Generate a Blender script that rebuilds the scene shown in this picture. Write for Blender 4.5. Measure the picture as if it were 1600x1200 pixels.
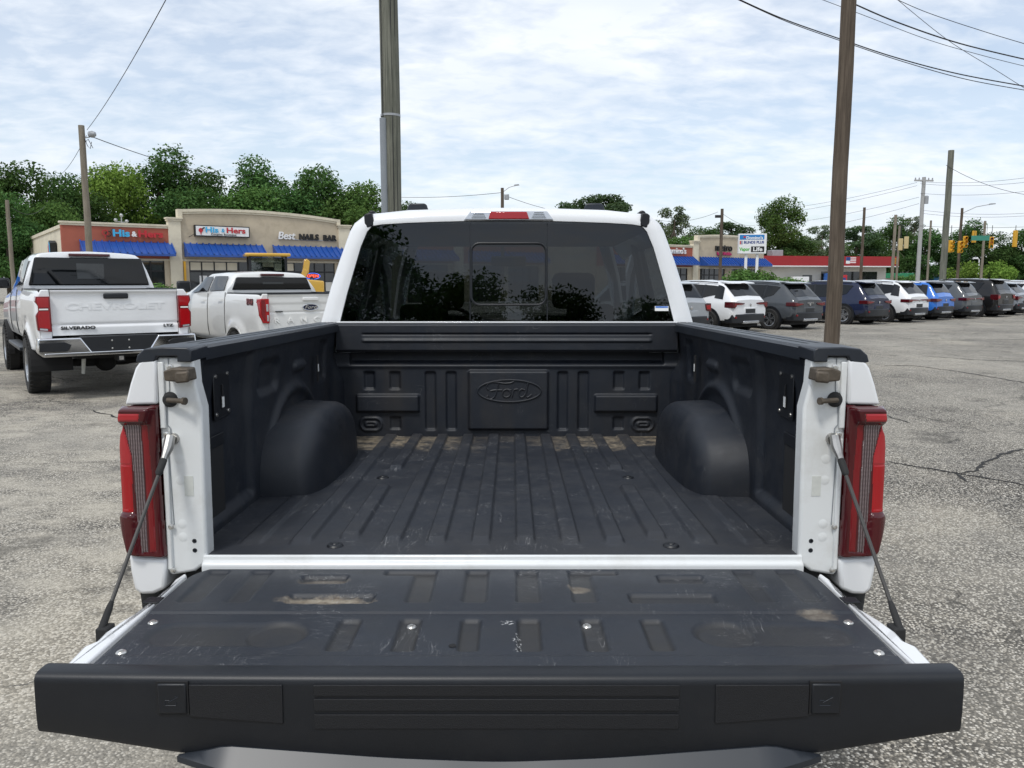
import bpy, bmesh, math, random
import numpy as np
from mathutils import Vector, Matrix, Euler
random.seed(7); RNG = np.random.default_rng(7)
R = math.radians
for o in list(bpy.data.objects): bpy.data.objects.remove(o, do_unlink=True)
scene = bpy.context.scene
COL = scene.collection

# ------------------------------------------------------------------ camera
cam_data = bpy.data.cameras.new('camera'); cam = bpy.data.objects.new('camera', cam_data); COL.objects.link(cam)
cam_data.sensor_width = 36.0; cam_data.lens = 36.0 * 1250 / 1600
cam_data.clip_start = 0.05; cam_data.clip_end = 2000
cam.location = (0.024, 0, 1.64)
cam.rotation_euler = (math.pi / 2 - math.atan(160 / 1250.), 0, 0)
scene.camera = cam
scene.render.resolution_x = 1024; scene.render.resolution_y = 768

# ------------------------------------------------------------------ exposure, sky, sun
scene.view_settings.view_transform = 'Standard'; scene.view_settings.look = 'None'
scene.view_settings.exposure = 0.3; scene.view_settings.gamma = 1.0
scene.view_settings.use_curve_mapping = False
SUN_EL, SUN_AZ = R(57), R(-156)
sv = Vector((math.sin(SUN_AZ) * math.cos(SUN_EL), math.cos(SUN_AZ) * math.cos(SUN_EL), math.sin(SUN_EL)))
sd = bpy.data.lights.new('sun', 'SUN'); sd.energy = 1.5; sd.angle = R(11); sd.color = (1.0, .975, .93)
sun = bpy.data.objects.new('sun', sd); COL.objects.link(sun); sun.location = (0, 0, 60)
sun.rotation_euler = sv.to_track_quat('Z', 'Y').to_euler()

world = bpy.data.worlds.new('World'); scene.world = world; world.use_nodes = True
def build_world():
    nt = world.node_tree; N = nt.nodes; Lk = nt.links; N.clear()
    def nd(t, **k):
        n = N.new(t)
        for a, b in k.items(): setattr(n, a, b)
        return n
    def math_(op, a, b=None, c=None, clamp=False):
        n = nd('ShaderNodeMath', operation=op); n.use_clamp = clamp
        for i, v in enumerate((a, b, c)):
            if v is None: continue
            if isinstance(v, (int, float)): n.inputs[i].default_value = v
            else: Lk.new(v, n.inputs[i])
        return n.outputs[0]
    out = nd('ShaderNodeOutputWorld')
    sky = nd('ShaderNodeTexSky', sky_type='NISHITA'); sky.sun_disc = False
    sky.sun_elevation = SUN_EL; sky.sun_rotation = SUN_AZ; sky.air_density = 1.0; sky.dust_density = 1.4; sky.ozone_density = 1.0
    bsky = nd('ShaderNodeBackground'); bsky.inputs[1].default_value = 0.13; Lk.new(sky.outputs[0], bsky.inputs[0])
    tc = nd('ShaderNodeTexCoord'); sep = nd('ShaderNodeSeparateXYZ'); Lk.new(tc.outputs['Generated'], sep.inputs[0])
    zz = math_('MAXIMUM', sep.outputs[2], 0.0)
    den = math_('ADD', zz, 0.22)
    comb = nd('ShaderNodeCombineXYZ')
    Lk.new(math_('DIVIDE', sep.outputs[0], den), comb.inputs[0]); Lk.new(math_('DIVIDE', sep.outputs[1], den), comb.inputs[1])
    mp = nd('ShaderNodeMapping'); mp.inputs['Rotation'].default_value = (0, 0, R(-28)); mp.inputs['Scale'].default_value = (1.15, 1.75, 1)
    Lk.new(comb.outputs[0], mp.inputs[0])
    n1 = nd('ShaderNodeTexNoise'); n1.inputs['Scale'].default_value = 7.4; n1.inputs['Detail'].default_value = 8; n1.inputs['Roughness'].default_value = .56; n1.inputs['Distortion'].default_value = .25
    n2 = nd('ShaderNodeTexNoise'); n2.inputs['Scale'].default_value = .8; n2.inputs['Detail'].default_value = 4
    Lk.new(mp.outputs[0], n1.inputs[0]); Lk.new(comb.outputs[0], n2.inputs[0])
    cov = math_('MULTIPLY_ADD', n2.outputs[0], 1.7, math_('MULTIPLY', n1.outputs[0], .85))
    ramp = nd('ShaderNodeValToRGB'); e = ramp.color_ramp.elements
    e[0].position = .74; e[0].color = (.44, .44, .44, 1); e[1].position = 1.0; e[1].color = (.96, .96, .96, 1)
    m2 = math_('MULTIPLY', cov, .70); Lk.new(m2, ramp.inputs[0])
    # thin veil towards the horizon, where the line of sight runs through more cloud
    hz = math_('SUBTRACT', 1.0, math_('MULTIPLY', zz, 3.6), clamp=True)
    hz2 = math_('MULTIPLY', math_('POWER', hz, 1.5), .80)
    fac = math_('MAXIMUM', ramp.outputs[0], hz2)
    bc = nd('ShaderNodeBackground'); 
    # cloud brightness: soft shading inside the sheet
    n3 = nd('ShaderNodeTexNoise'); n3.inputs['Scale'].default_value = 1.6; n3.inputs['Detail'].default_value = 5
    Lk.new(mp.outputs[0], n3.inputs[0])
    cr = nd('ShaderNodeValToRGB'); e = cr.color_ramp.elements
    e[0].position = .24; e[0].color = (.65, .725, .82, 1); e[1].position = .68; e[1].color = (.86, .89, .93, 1)
    Lk.new(n3.outputs[0], cr.inputs[0]); Lk.new(cr.outputs[0], bc.inputs[0]); bc.inputs[1].default_value = .98
    mix = nd('ShaderNodeMixShader'); Lk.new(fac, mix.inputs[0]); Lk.new(bsky.outputs[0], mix.inputs[1]); Lk.new(bc.outputs[0], mix.inputs[2])
    Lk.new(mix.outputs[0], out.inputs[0])
build_world()

# ------------------------------------------------------------------ materials
MATS = {}
class NT:
    def __init__(s, name):
        s.m = bpy.data.materials.new(name); s.m.use_nodes = True; s.t = s.m.node_tree
        s.t.nodes.clear(); s.out = s.n('ShaderNodeOutputMaterial'); s.p = s.n('ShaderNodeBsdfPrincipled'); s.l(s.p.outputs[0], s.out.inputs[0])
        MATS[name] = s.m
    def n(s, t, **k):
        x = s.t.nodes.new(t)
        for a, b in k.items(): setattr(x, a, b)
        return x
    def l(s, a, b): s.t.links.new(a, b)
    def v(s, inp, val):
        if isinstance(val, bpy.types.NodeSocket): s.l(val, inp)
        elif isinstance(val, (tuple, list)) and len(val) == 3 and inp.type == 'RGBA': inp.default_value = (*val, 1)
        else: inp.default_value = val
    def noise(s, scale, detail=4, rough=.5, vec=None, dist=0):
        x = s.n('ShaderNodeTexNoise'); x.inputs['Scale'].default_value = scale; x.inputs['Detail'].default_value = detail
        x.inputs['Roughness'].default_value = rough; x.inputs['Distortion'].default_value = dist
        s.l(vec or s.obj(), x.inputs['Vector']); return x.outputs[0]
    def obj(s):
        if not hasattr(s, '_tc'): s._tc = s.n('ShaderNodeTexCoord')
        return s._tc.outputs['Object']
    def mapping(s, scale=(1, 1, 1), rot=(0, 0, 0), loc=(0, 0, 0), vec=None):
        x = s.n('ShaderNodeMapping'); x.inputs['Scale'].default_value = scale; x.inputs['Rotation'].default_value = rot; x.inputs['Location'].default_value = loc
        s.l(vec or s.obj(), x.inputs[0]); return x.outputs[0]
    def ramp(s, f, stops):
        x = s.n('ShaderNodeValToRGB'); e = x.color_ramp.elements
        while len(e) < len(stops): e.new(.5)
        for i, (p, c) in enumerate(stops):
            e[i].position = p; e[i].color = (*c, 1) if isinstance(c, (tuple, list)) else (c, c, c, 1)
        s.l(f, x.inputs[0]); return x.outputs[0]
    def math(s, op, a, b=None, c=None, clamp=False):
        x = s.n('ShaderNodeMath', operation=op); x.use_clamp = clamp
        for i, q in enumerate((a, b, c)):
            if q is None: continue
            if isinstance(q, (int, float)): x.inputs[i].default_value = q
            else: s.l(q, x.inputs[i])
        return x.outputs[0]
    def mix(s, f, a, b, mode='MIX'):
        x = s.n('ShaderNodeMix', data_type='RGBA', blend_type=mode)
        s.v(x.inputs[0], f); s.v(x.inputs[6], a); s.v(x.inputs[7], b); return x.outputs[2]
    def bump(s, h, strength=.3, dist=.01):
        x = s.n('ShaderNodeBump'); x.inputs['Strength'].default_value = strength; x.inputs['Distance'].default_value = dist
        s.l(h, x.inputs['Height']); s.l(x.outputs[0], s.p.inputs['Normal']); return x
    def sep(s, vec=None):
        x = s.n('ShaderNodeSeparateXYZ'); s.l(vec or s.obj(), x.inputs[0]); return x.outputs
    def set(s, **k):
        nm = dict(col='Base Color', rough='Roughness', metal='Metallic', coat='Coat Weight', coatr='Coat Roughness', spec='Specular IOR Level', trans='Transmission Weight', ior='IOR', em='Emission Color', ems='Emission Strength', sub='Subsurface Weight')
        for a, b in k.items(): s.v(s.p.inputs[nm[a]], b)
        return s

def mat(name, col, rough=.5, metal=0, coat=0, spec=.5, var=.0, vscale=3, bump=0, bscale=60, bdist=.004, dirt=0, dirtcol=(.16, .13, .10), coatr=.05):
    if name in MATS: return MATS[name]
    s = NT(name); s.set(rough=rough, metal=metal, coat=coat, spec=spec, coatr=coatr)
    c = None
    if var:
        f = s.noise(vscale, 5, .6); g = s.ramp(f, [(.25, tuple(max(0, x * (1 - var)) for x in col)), (.75, tuple(x * (1 + var) for x in col))]); c = g
    if dirt:
        f = s.ramp(s.noise(vscale * 2.3, 8, .65), [(.50, 0.), (.74, dirt)]); c = s.mix(f, c if c is not None else col, dirtcol)
    s.set(col=c if c is not None else col)
    if bump: s.bump(s.noise(bscale, 3, .6), bump, bdist)
    return s.m

def mats():
    # white vehicle paint
    for nm, c in dict(paint_white=(.80, .81, .82), paint_pearl=(.76, .76, .74), paint_grey=(.095, .105, .115), paint_silver=(.33, .35, .37), paint_navy=(.010, .017, .050), paint_blue=(.012, .16, .62), paint_black=(.008, .008, .009), paint_slate=(.068, .076, .086), paint_steel=(.24, .265, .30), paint_yellow=(.62, .36, .035)).items():
        s = NT(nm); s.set(rough=.38, coat=.85, coatr=.02, spec=.45 if max(c) > .3 else .10)
        f = s.ramp(s.noise(2.1, 6, .6), [(.35, 0.), (.8, .10)]); lum = max(c); s.set(col=s.mix(f, c, tuple(q * min(1, .12 + lum) for q in (.36, .33, .28))))
    # inner painted metal of the box, slightly grimy
    s = NT('paint_jamb'); f = s.ramp(s.noise(7, 9, .68), [(.48, 0.), (.78, .42)]); s.set(col=s.mix(f, (.74, .755, .75), (.40, .37, .30)), rough=.36, coat=.5, coatr=.12)
    s.bump(s.noise(9, 2), .10, .004)
    # sprayed / moulded black bed liner
    s = NT('bed_liner')
    sp = s.sep()
    fine = s.noise(420, 3, .7); mid = s.noise(13, 8, .68); wide = s.noise(2.6, 4, .55)
    base = s.ramp(wide, [(.3, (.0070, .0098, .0160)), (.7, (.0125, .0165, .0245))])
    dust = s.ramp(mid, [(.48, 0.), (.82, .30)])
    base = s.mix(dust, base, (.045, .043, .041))
    # thin scratches: stretched noise ridges in two directions, only here and there
    def scratch(rot, sc, lo, w):
        m = s.mapping(scale=sc, rot=(0, 0, rot)); n = s.noise(1.0, 2, .5, vec=m, dist=.6)
        r = s.math('ABSOLUTE', s.math('SUBTRACT', n, .5)); line = s.ramp(r, [(0, 1.), (w, 0.)])
        patch = s.ramp(s.noise(6.3, 3, .5, vec=s.mapping(loc=(rot * 7, 3, 1))), [(lo, 0.), (lo + .06, 1.)])
        return s.math('MULTIPLY', line, patch)
    sc = s.math('MAXIMUM', scratch(.35, (14, 55, 14), .60, .010), scratch(-.5, (48, 12, 12), .61, .010))
    base = s.mix(s.math('MULTIPLY', sc, .22), base, (.25, .25, .25))
    strk = s.math('MULTIPLY', s.ramp(s.noise(3.2, 6, .65, vec=s.mapping(scale=(3.5, 3.5, .5))), [(.46, 0.), (.72, .55)]), s.ramp(s.noise(1.9, 4, .6), [(.40, .2), (.62, 1.)]))
    base = s.mix(strk, base, (.034, .030, .027))
    spk = s.ramp(s.noise(95, 2, .5), [(.765, 0.), (.80, .55)])
    base = s.mix(spk, base, (.20, .19, .17))
    s.set(col=base, rough=s.ramp(mid, [(.3, .43), (.8, .66)]), spec=.50)
    s.bump(fine, .32, .0022)
    # floor and tailgate panel of the same liner with sand left in the low grooves
    s.m2 = s.m
    s = NT('floor_liner')
    fine = s.noise(420, 3, .7); mid = s.noise(11, 8, .68); wide = s.noise(2.2, 4, .55); sp = s.sep()
    base = s.ramp(wide, [(.3, (.0145, .0180, .0255)), (.7, (.025, .0295, .0385))])
    base = s.mix(s.ramp(mid, [(.46, 0.), (.80, .42)]), base, (.046, .045, .044))
    def scratch2(rot, sc, lo, w):
        m = s.mapping(scale=sc, rot=(0, 0, rot)); n = s.noise(1.0, 2, .5, vec=m, dist=.7)
        r = s.math('ABSOLUTE', s.math('SUBTRACT', n, .5)); line = s.ramp(r, [(0, 1.), (w, 0.)])
        patch = s.ramp(s.noise(5.1, 3, .5, vec=s.mapping(loc=(rot * 9, 1, 2))), [(lo, 0.), (lo + .05, 1.)])
        return s.math('MULTIPLY', line, patch)
    sc = s.math('MAXIMUM', scratch2(.3, (15, 90, 10), .57, .007), scratch2(-.2, (80, 9, 10), .55, .008))
    sc = s.math('MAXIMUM', sc, scratch2(.9, (22, 90, 10), .66, .006))
    base = s.mix(s.math('MULTIPLY', sc, .55), base, (.36, .36, .36))
    # sand: near the front wall, mostly in the low grooves
    yy = s.math('ADD', sp[1], s.math('MULTIPLY', s.math('SUBTRACT', s.noise(5.5, 6, .65), .5), 1.25))
    near = s.ramp(s.math('MULTIPLY', s.math('SUBTRACT', yy, 1.40), 4.0, clamp=True), [(.15, 0.), (.65, 1.)])
    low = s.ramp(s.math('MULTIPLY', s.math('SUBTRACT', sp[2], .934), 100, clamp=True), [(.35, 1.), (.95, .10)])
    side = s.ramp(s.math('ABSOLUTE', sp[0]), [(.08, .15), (.50, 1.)])
    sand = s.math('MULTIPLY', s.math('MULTIPLY', near, low), s.math('MULTIPLY', side, s.ramp(s.noise(24, 6, .7), [(.38, .10), (.62, 1.)])))
    # a light film of dust lies at the back edge as well
    back = s.ramp(sp[1], [(.02, .55), (.30, .12)])
    base = s.mix(s.math('MULTIPLY', back, s.ramp(s.noise(6, 6, .6), [(.35, .2), (.7, .75)])), base, (.048, .043, .037))
    base = s.mix(sand, base, s.ramp(s.noise(30, 5, .7), [(.35, (.20, .155, .10)), (.7, (.40, .345, .26))]))
    s.set(col=base, rough=s.ramp(mid, [(.3, .42), (.8, .64)]), spec=.50); s.bump(fine, .30, .0022)
    # tailgate panel: sand patch left in one of the recesses
    s = NT('gate_liner')
    fine = s.noise(420, 3, .7); mid = s.noise(9, 8, .68); sp = s.sep()
    base = s.ramp(s.noise(2.4, 4, .55), [(.3, (.0120, .0152, .0225)), (.7, (.0210, .0255, .0345))])
    base = s.mix(s.ramp(mid, [(.44, 0.), (.80, .48)]), base, (.038, .038, .038))
    low = s.ramp(s.math('MULTIPLY', s.math('SUBTRACT', sp[2], .8935), 110, clamp=True), [(.2, 1.), (.9, 0.)])
    base = s.mix(s.math('MULTIPLY', low, s.ramp(s.noise(7, 6, .6), [(.30, .25), (.65, .70)])), base, (.040, .037, .032))
    def blob(cx, cy, rx, ry, amt):
        dx = s.math('DIVIDE', s.math('SUBTRACT', sp[0], cx), rx); dy = s.math('DIVIDE', s.math('SUBTRACT', sp[1], cy), ry)
        d = s.math('ADD', s.math('MULTIPLY', dx, dx), s.math('MULTIPLY', dy, dy))
        d = s.math('ADD', d, s.math('MULTIPLY', s.math('SUBTRACT', s.noise(26, 5, .7), .5), 2.2))
        return s.ramp(d, [(.35, amt), (1.0, 0.)])
    sand = s.math('MAXIMUM', blob(-.405, -.222, .12, .036, .85), s.math('MAXIMUM', blob(-.44, -.10, .07, .028, .35), blob(.70, -.31, .05, .035, .45)))
    sand = s.math('MAXIMUM', sand, blob(.185, -.14, .03, .025, .5))
    base = s.mix(sand, base, s.ramp(s.noise(40, 5, .7), [(.35, (.15, .11, .07)), (.7, (.40, .35, .27))]))
    def scratch3(rot, sc, lo, w):
        m = s.mapping(scale=sc, rot=(0, 0, rot)); n = s.noise(1.0, 2, .5, vec=m, dist=.7)
        r = s.math('ABSOLUTE', s.math('SUBTRACT', n, .5)); line = s.ramp(r, [(0, 1.), (w, 0.)])
        return s.math('MULTIPLY', line, s.ramp(s.noise(4.6, 3, .5, vec=s.mapping(loc=(rot * 9, 5, 2))), [(lo, 0.), (lo + .05, 1.)]))
    sc = s.math('MAXIMUM', scratch3(.35, (16, 95, 10), .57, .007), scratch3(-.3, (85, 10, 10), .56, .007))
    base = s.mix(s.math('MULTIPLY', sc, .55), base, (.38, .38, .38))
    fl = s.ramp(s.noise(150, 2, .6), [(.56, 0.), (.60, 1.)]); base = s.mix(s.math('MULTIPLY', fl, s.math('MAXIMUM', blob(.034, -.44, .010, .060, .9), blob(.012, -.35, .020, .012, .8))), base, (.55, .55, .54))
    s.set(col=base, rough=s.ramp(mid, [(.3, .41), (.8, .62)]), spec=.50); s.bump(fine, .30, .0022)
    # moulded plastic
    mat('plastic_black', (.0062, .0078, .0112), .44, var=.2, vscale=4, bump=.22, bscale=500, bdist=.001, dirt=.2, dirtcol=(.026, .026, .027))
    mat('plastic_grey', (.016, .0205, .0285), .38, var=.2, vscale=5, bump=.25, bscale=420, bdist=.001, dirt=.3, dirtcol=(.055, .053, .05))
    s = NT('plastic_grain'); s.set(col=(.0065, .007, .009), rough=.62)
    w1 = s.n('ShaderNodeTexVoronoi'); w1.inputs['Scale'].default_value = 620; s.l(s.obj(), w1.inputs['Vector']); s.bump(w1.outputs[0], .5, .001)
    mat('plastic_lip_lit', (.020, .0245, .032), .38, var=.15, vscale=5)  # trim plastic made paler: light on the upturned lip put into its colour
    mat('rubber', (.018, .018, .018), .8, var=.25, vscale=8, bump=.2, bscale=150)
    mat('tyre', (.016, .016, .016), .85, var=.35, vscale=6, bump=.25, bscale=90, dirt=.35, dirtcol=(.08, .07, .06))
    mat('dark_under', (.010, .010, .011), .8)
    mat('chrome', (.72, .73, .75), .08, metal=1)
    mat('alloy', (.50, .51, .53), .24, metal=.9, var=.1)
    mat('alloy_dark', (.05, .052, .056), .3, metal=.7)
    mat('steel', (.42, .41, .39), .36, metal=1, var=.25, vscale=30)
    mat('steel_bolt', (.62, .61, .58), .30, metal=.85, var=.2, vscale=60)
    mat('steel_rusty', (.105, .085, .064), .6, metal=.35, var=.4, vscale=40, bump=.3, bscale=120)
    mat('cable_steel', (.075, .072, .068), .5, metal=.6, bump=.5, bscale=500, bdist=.001)
    mat('sticker', (.60, .61, .57), .45, var=.08, vscale=60)
    mat('white_plain', (.80, .80, .78), .5)
    mat('white_sign', (.72, .74, .76), .35, var=.05, vscale=3)
    for nm, c, r in (('lens_red', (.40, .006, .010), .10), ('lens_dark_red', (.075, .004, .007), .10), ('lens_pink', (.44, .026, .032), .12), ('lens_bar', (.20, .005, .009), .14)):
        s = NT(nm); s.set(col=s.ramp(s.noise(5, 2), [(.3, tuple(x * .85 for x in c)), (.7, c)]), rough=r, coat=.8, coatr=.03, spec=.2)
        if nm == 'lens_bar' or nm == 'lens_pink':
            wv = s.n('ShaderNodeTexWave', bands_direction='Z'); wv.inputs['Scale'].default_value = 90; s.l(s.obj(), wv.inputs['Vector']); s.bump(wv.outputs[0], .15, .001)
    s = NT('lens_clear'); wv = s.n('ShaderNodeTexWave', bands_direction='Z'); wv.inputs['Scale'].default_value = 95; wv.inputs['Distortion'].default_value = .6; wv.inputs['Detail'].default_value = 2; s.l(s.obj(), wv.inputs['Vector'])
    wx = s.n('ShaderNodeTexWave', bands_direction='X'); wx.inputs['Scale'].default_value = 52; wx.inputs['Distortion'].default_value = 1.2; wx.inputs['Detail'].default_value = 2; s.l(s.obj(), wx.inputs['Vector'])
    g = s.math('MULTIPLY', wv.outputs[0], wx.outputs[0])
    s.set(col=s.ramp(g, [(.05, (.045, .022, .024)), (.75, (.30, .235, .24))]), rough=.14, metal=.2, coat=1, coatr=.03); s.bump(g, .5, .002)
    mat('lens_lamp_clear', (.55, .57, .60), .08, metal=.5, coat=1)
    mat('lens_amber', (.6, .22, .02), .15, coat=1)
    # tinted glass that one can look through
    for nm, tint, rough in (('glass_tint', (.07, .078, .082), 0.0), ('glass_clear', (.70, .74, .73), 0.0), ('glass_slider', (.12, .13, .13), 0.0)):
        s = NT(nm); s.t.nodes.remove(s.p)
        fr = s.n('ShaderNodeFresnel'); fr.inputs[0].default_value = 1.52
        tr = s.n('ShaderNodeBsdfTransparent'); tr.inputs[0].default_value = (*tint, 1)
        gl = s.n('ShaderNodeBsdfGlossy'); gl.inputs['Roughness'].default_value = rough; gl.inputs['Color'].default_value = (.95, .97, 1, 1)
        mx = s.n('ShaderNodeMixShader'); s.l(s.math('MULTIPLY_ADD', fr.outputs[0], .85, .008), mx.inputs[0]); s.l(tr.outputs[0], mx.inputs[1]); s.l(gl.outputs[0], mx.inputs[2]); s.l(mx.outputs[0], s.out.inputs[0])
    # opaque tinted glass for cars whose inside cannot be seen
    mat('glass_dark', (.004, .005, .006), .02, spec=.45)
    mat('glass_store', (.022, .026, .028), .04, spec=.7, var=.5, vscale=1.4)
    mat('seat_cloth', (.03, .03, .032), .8)
    mat('seat_tan', (.10, .085, .07), .8)
mats()
M = MATS

# ------------------------------------------------------------------ mesh helpers
class MB:
    def __init__(s): s.v = []; s.f = []; s.m = []
    def add(s, v, f, m=0):
        o = len(s.v); s.v += [tuple(map(float, p)) for p in v]; s.f += [tuple(i + o for i in q) for q in f]; s.m += [m] * len(f); return s
    def box(s, x0, x1, y0, y1, z0, z1, m=0, T=None):
        v = [(x0, y0, z0), (x1, y0, z0), (x1, y1, z0), (x0, y1, z0), (x0, y0, z1), (x1, y0, z1), (x1, y1, z1), (x0, y1, z1)]
        if T is not None: v = [tuple(T @ Vector(p)) for p in v]
        return s.add(v, [(0, 3, 2, 1), (4, 5, 6, 7), (0, 1, 5, 4), (1, 2, 6, 5), (2, 3, 7, 6), (3, 0, 4, 7)], m)
    def prism(s, poly, axis, a, b, m=0, poly2=None):
        # polygon in the plane across axis, swept from a to b (poly2 = outline at b)
        n = len(poly); poly2 = poly2 or poly
        def pt(p, c): return (c, p[0], p[1]) if axis == 'x' else (p[0], c, p[1]) if axis == 'y' else (p[0], p[1], c)
        v = [pt(p, a) for p in poly] + [pt(p, b) for p in poly2]
        area = sum(poly[i][0] * poly[(i + 1) % n][1] - poly[(i + 1) % n][0] * poly[i][1] for i in range(n))
        flip = (area > 0) ^ (axis == 'y') ^ (b < a)
        f = [tuple(range(n)), tuple(range(2 * n - 1, n - 1, -1))] + [(i, i + n, (i + 1) % n + n, (i + 1) % n) for i in range(n)]
        if flip: f = [tuple(reversed(q)) for q in f]
        return s.add(v, f, m)
    def tube(s, path, r, n=8, m=0, cap=True):
        P = [Vector(p) for p in path]; k = len(P)
        rr = r if isinstance(r, (list, tuple)) else [r] * k
        t0 = (P[1] - P[0]).normalized(); up = Vector((0, 0, 1)) if abs(t0.z) < .9 else Vector((1, 0, 0))
        nx = t0.cross(up).normalized(); v = []; prev = t0
        for i in range(k):
            t = (P[min(i + 1, k - 1)] - P[max(i - 1, 0)]).normalized()
            q = prev.rotation_difference(t); nx = (q @ nx).normalized(); prev = t; ny = t.cross(nx)
            for j in range(n):
                a = 2 * math.pi * j / n; v.append(P[i] + (nx * math.cos(a) + ny * math.sin(a)) * rr[i])
        f = [(i * n + j, i * n + (j + 1) % n, (i + 1) * n + (j + 1) % n, (i + 1) * n + j) for i in range(k - 1) for j in range(n)]
        if cap: f += [tuple(range(n - 1, -1, -1)), tuple(range((k - 1) * n, k * n))]
        return s.add(v, f, m)
    def lathe(s, prof, c, axis='x', n=24, m=0, close=False):
        # prof: list of (radius, along axis)
        v = []; k = len(prof)
        for r, a in prof:
            for j in range(n):
                t = 2 * math.pi * j / n; p, q = r * math.cos(t), r * math.sin(t)
                d = (a, p, q) if axis == 'x' else (q, a, p) if axis == 'y' else (p, q, a)
                v.append((c[0] + d[0], c[1] + d[1], c[2] + d[2]))
        f = []
        rng = range(k if close else k - 1)
        for i in rng:
            i2 = (i + 1) % k
            for j in range(n): f.append((i * n + j, i * n + (j + 1) % n, i2 * n + (j + 1) % n, i2 * n + j))
        if not close:
            if prof[0][0] > 1e-5: f.append(tuple(range(n - 1, -1, -1)))
            if prof[-1][0] > 1e-5: f.append(tuple(range((k - 1) * n, k * n)))
        return s.add(v, f, m)
    def grid(s, X, Y, Z, m=0, flip=False, wrap=False):
        nu, nv = X.shape; v = np.stack([X, Y, Z], -1).reshape(-1, 3).tolist()
        f = []
        for i in range(nu - 1):
            for j in range(nv - (0 if wrap else 1)):
                j2 = (j + 1) % nv
                q = (i * nv + j, (i + 1) * nv + j, (i + 1) * nv + j2, i * nv + j2); f.append(q[::-1] if flip else q)
        return s.add(v, f, m)
    def xf(s, T):
        s.v = [tuple(T @ Vector(p)) for p in s.v]; return s
    def mirror(s):
        s.v = [(-p[0], p[1], p[2]) for p in s.v]; s.f = [tuple(reversed(q)) for q in s.f]; return s
    def mesh(s, name, mt, smooth=35):
        me = bpy.data.meshes.new(name); me.from_pydata(s.v, [], s.f)
        ms = mt if isinstance(mt, (list, tuple)) else [mt]
        for q in ms: me.materials.append(M[q] if isinstance(q, str) else q)
        if len(ms) > 1: me.polygons.foreach_set('material_index', s.m)
        if smooth:
            me.polygons.foreach_set('use_smooth', [True] * len(me.polygons)); me.update()
            me.set_sharp_from_angle(angle=R(smooth))
        me.update(); return me
    def build(s, name, mt, parent=None, smooth=35, bevel=0, seg=2, label=None):
        ob = bpy.data.objects.new(name, s.mesh(name, mt, smooth)); COL.objects.link(ob)
        if parent: ob.parent = parent
        if bevel:
            b = ob.modifiers.new('bevel', 'BEVEL'); b.width = bevel; b.segments = seg; b.limit_method = 'ANGLE'; b.angle_limit = R(32); b.harden_normals = False
        if label: ob['label'] = label
        return ob

def tag(o, label=None, cat=None, group=None, kind=None):
    if label: o['label'] = label
    if cat: o['category'] = cat
    if group: o['group'] = group
    if kind: o['kind'] = kind
    return o
def thing(name, label, cat, loc=(0, 0, 0), rotz=0, group=None, rotx=0):
    o = bpy.data.objects.new(name, None); COL.objects.link(o); o.empty_display_size = .2
    o.location = loc; o.rotation_euler = (rotx, 0, rotz); return tag(o, label, cat, group)
def link_copy(o, parent):
    c = o.copy(); COL.objects.link(c); c.parent = parent; return c
def piece(name, me, parent, loc=(0, 0, 0), rot=(0, 0, 0), sc=(1, 1, 1)):
    o = bpy.data.objects.new(name, me); COL.objects.link(o); o.parent = parent; o.location = loc; o.rotation_euler = rot; o.scale = sc; return o
def sstep(a, b, x):
    t = np.clip((x - a) / (b - a), 0, 1); return t * t * (3 - 2 * t)
def rbox(u, v, u0, u1, v0, v1, r, edge):
    # smooth mask of a rounded rectangle: 1 inside, 0 outside
    cu, cv, hu, hv = (u0 + u1) / 2, (v0 + v1) / 2, abs(u1 - u0) / 2, abs(v1 - v0) / 2
    r = min(r, hu, hv); qx = np.abs(u - cu) - (hu - r); qy = np.abs(v - cv) - (hv - r)
    d = np.hypot(np.maximum(qx, 0), np.maximum(qy, 0)) + np.minimum(np.maximum(qx, qy), 0) - r
    return 1 - sstep(-edge, 0, d)
def text_obj(name, s, size, mt, parent, loc, rot, ext=.01, off=0, sx=1, align='CENTER', shear=0):
    cu = bpy.data.curves.new(name, 'FONT'); cu.body = s; cu.size = size; cu.extrude = ext; cu.offset = off; cu.align_x = align; cu.align_y = 'CENTER'; cu.shear = shear; cu.resolution_u = 3
    t = bpy.data.objects.new('tmp', cu); me = bpy.data.meshes.new_from_object(t); me.name = name
    bpy.data.objects.remove(t); bpy.data.curves.remove(cu)
    me.materials.clear(); me.materials.append(M[mt])
    return piece(name, me, parent, loc, rot, (sx, 1, 1))
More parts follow.
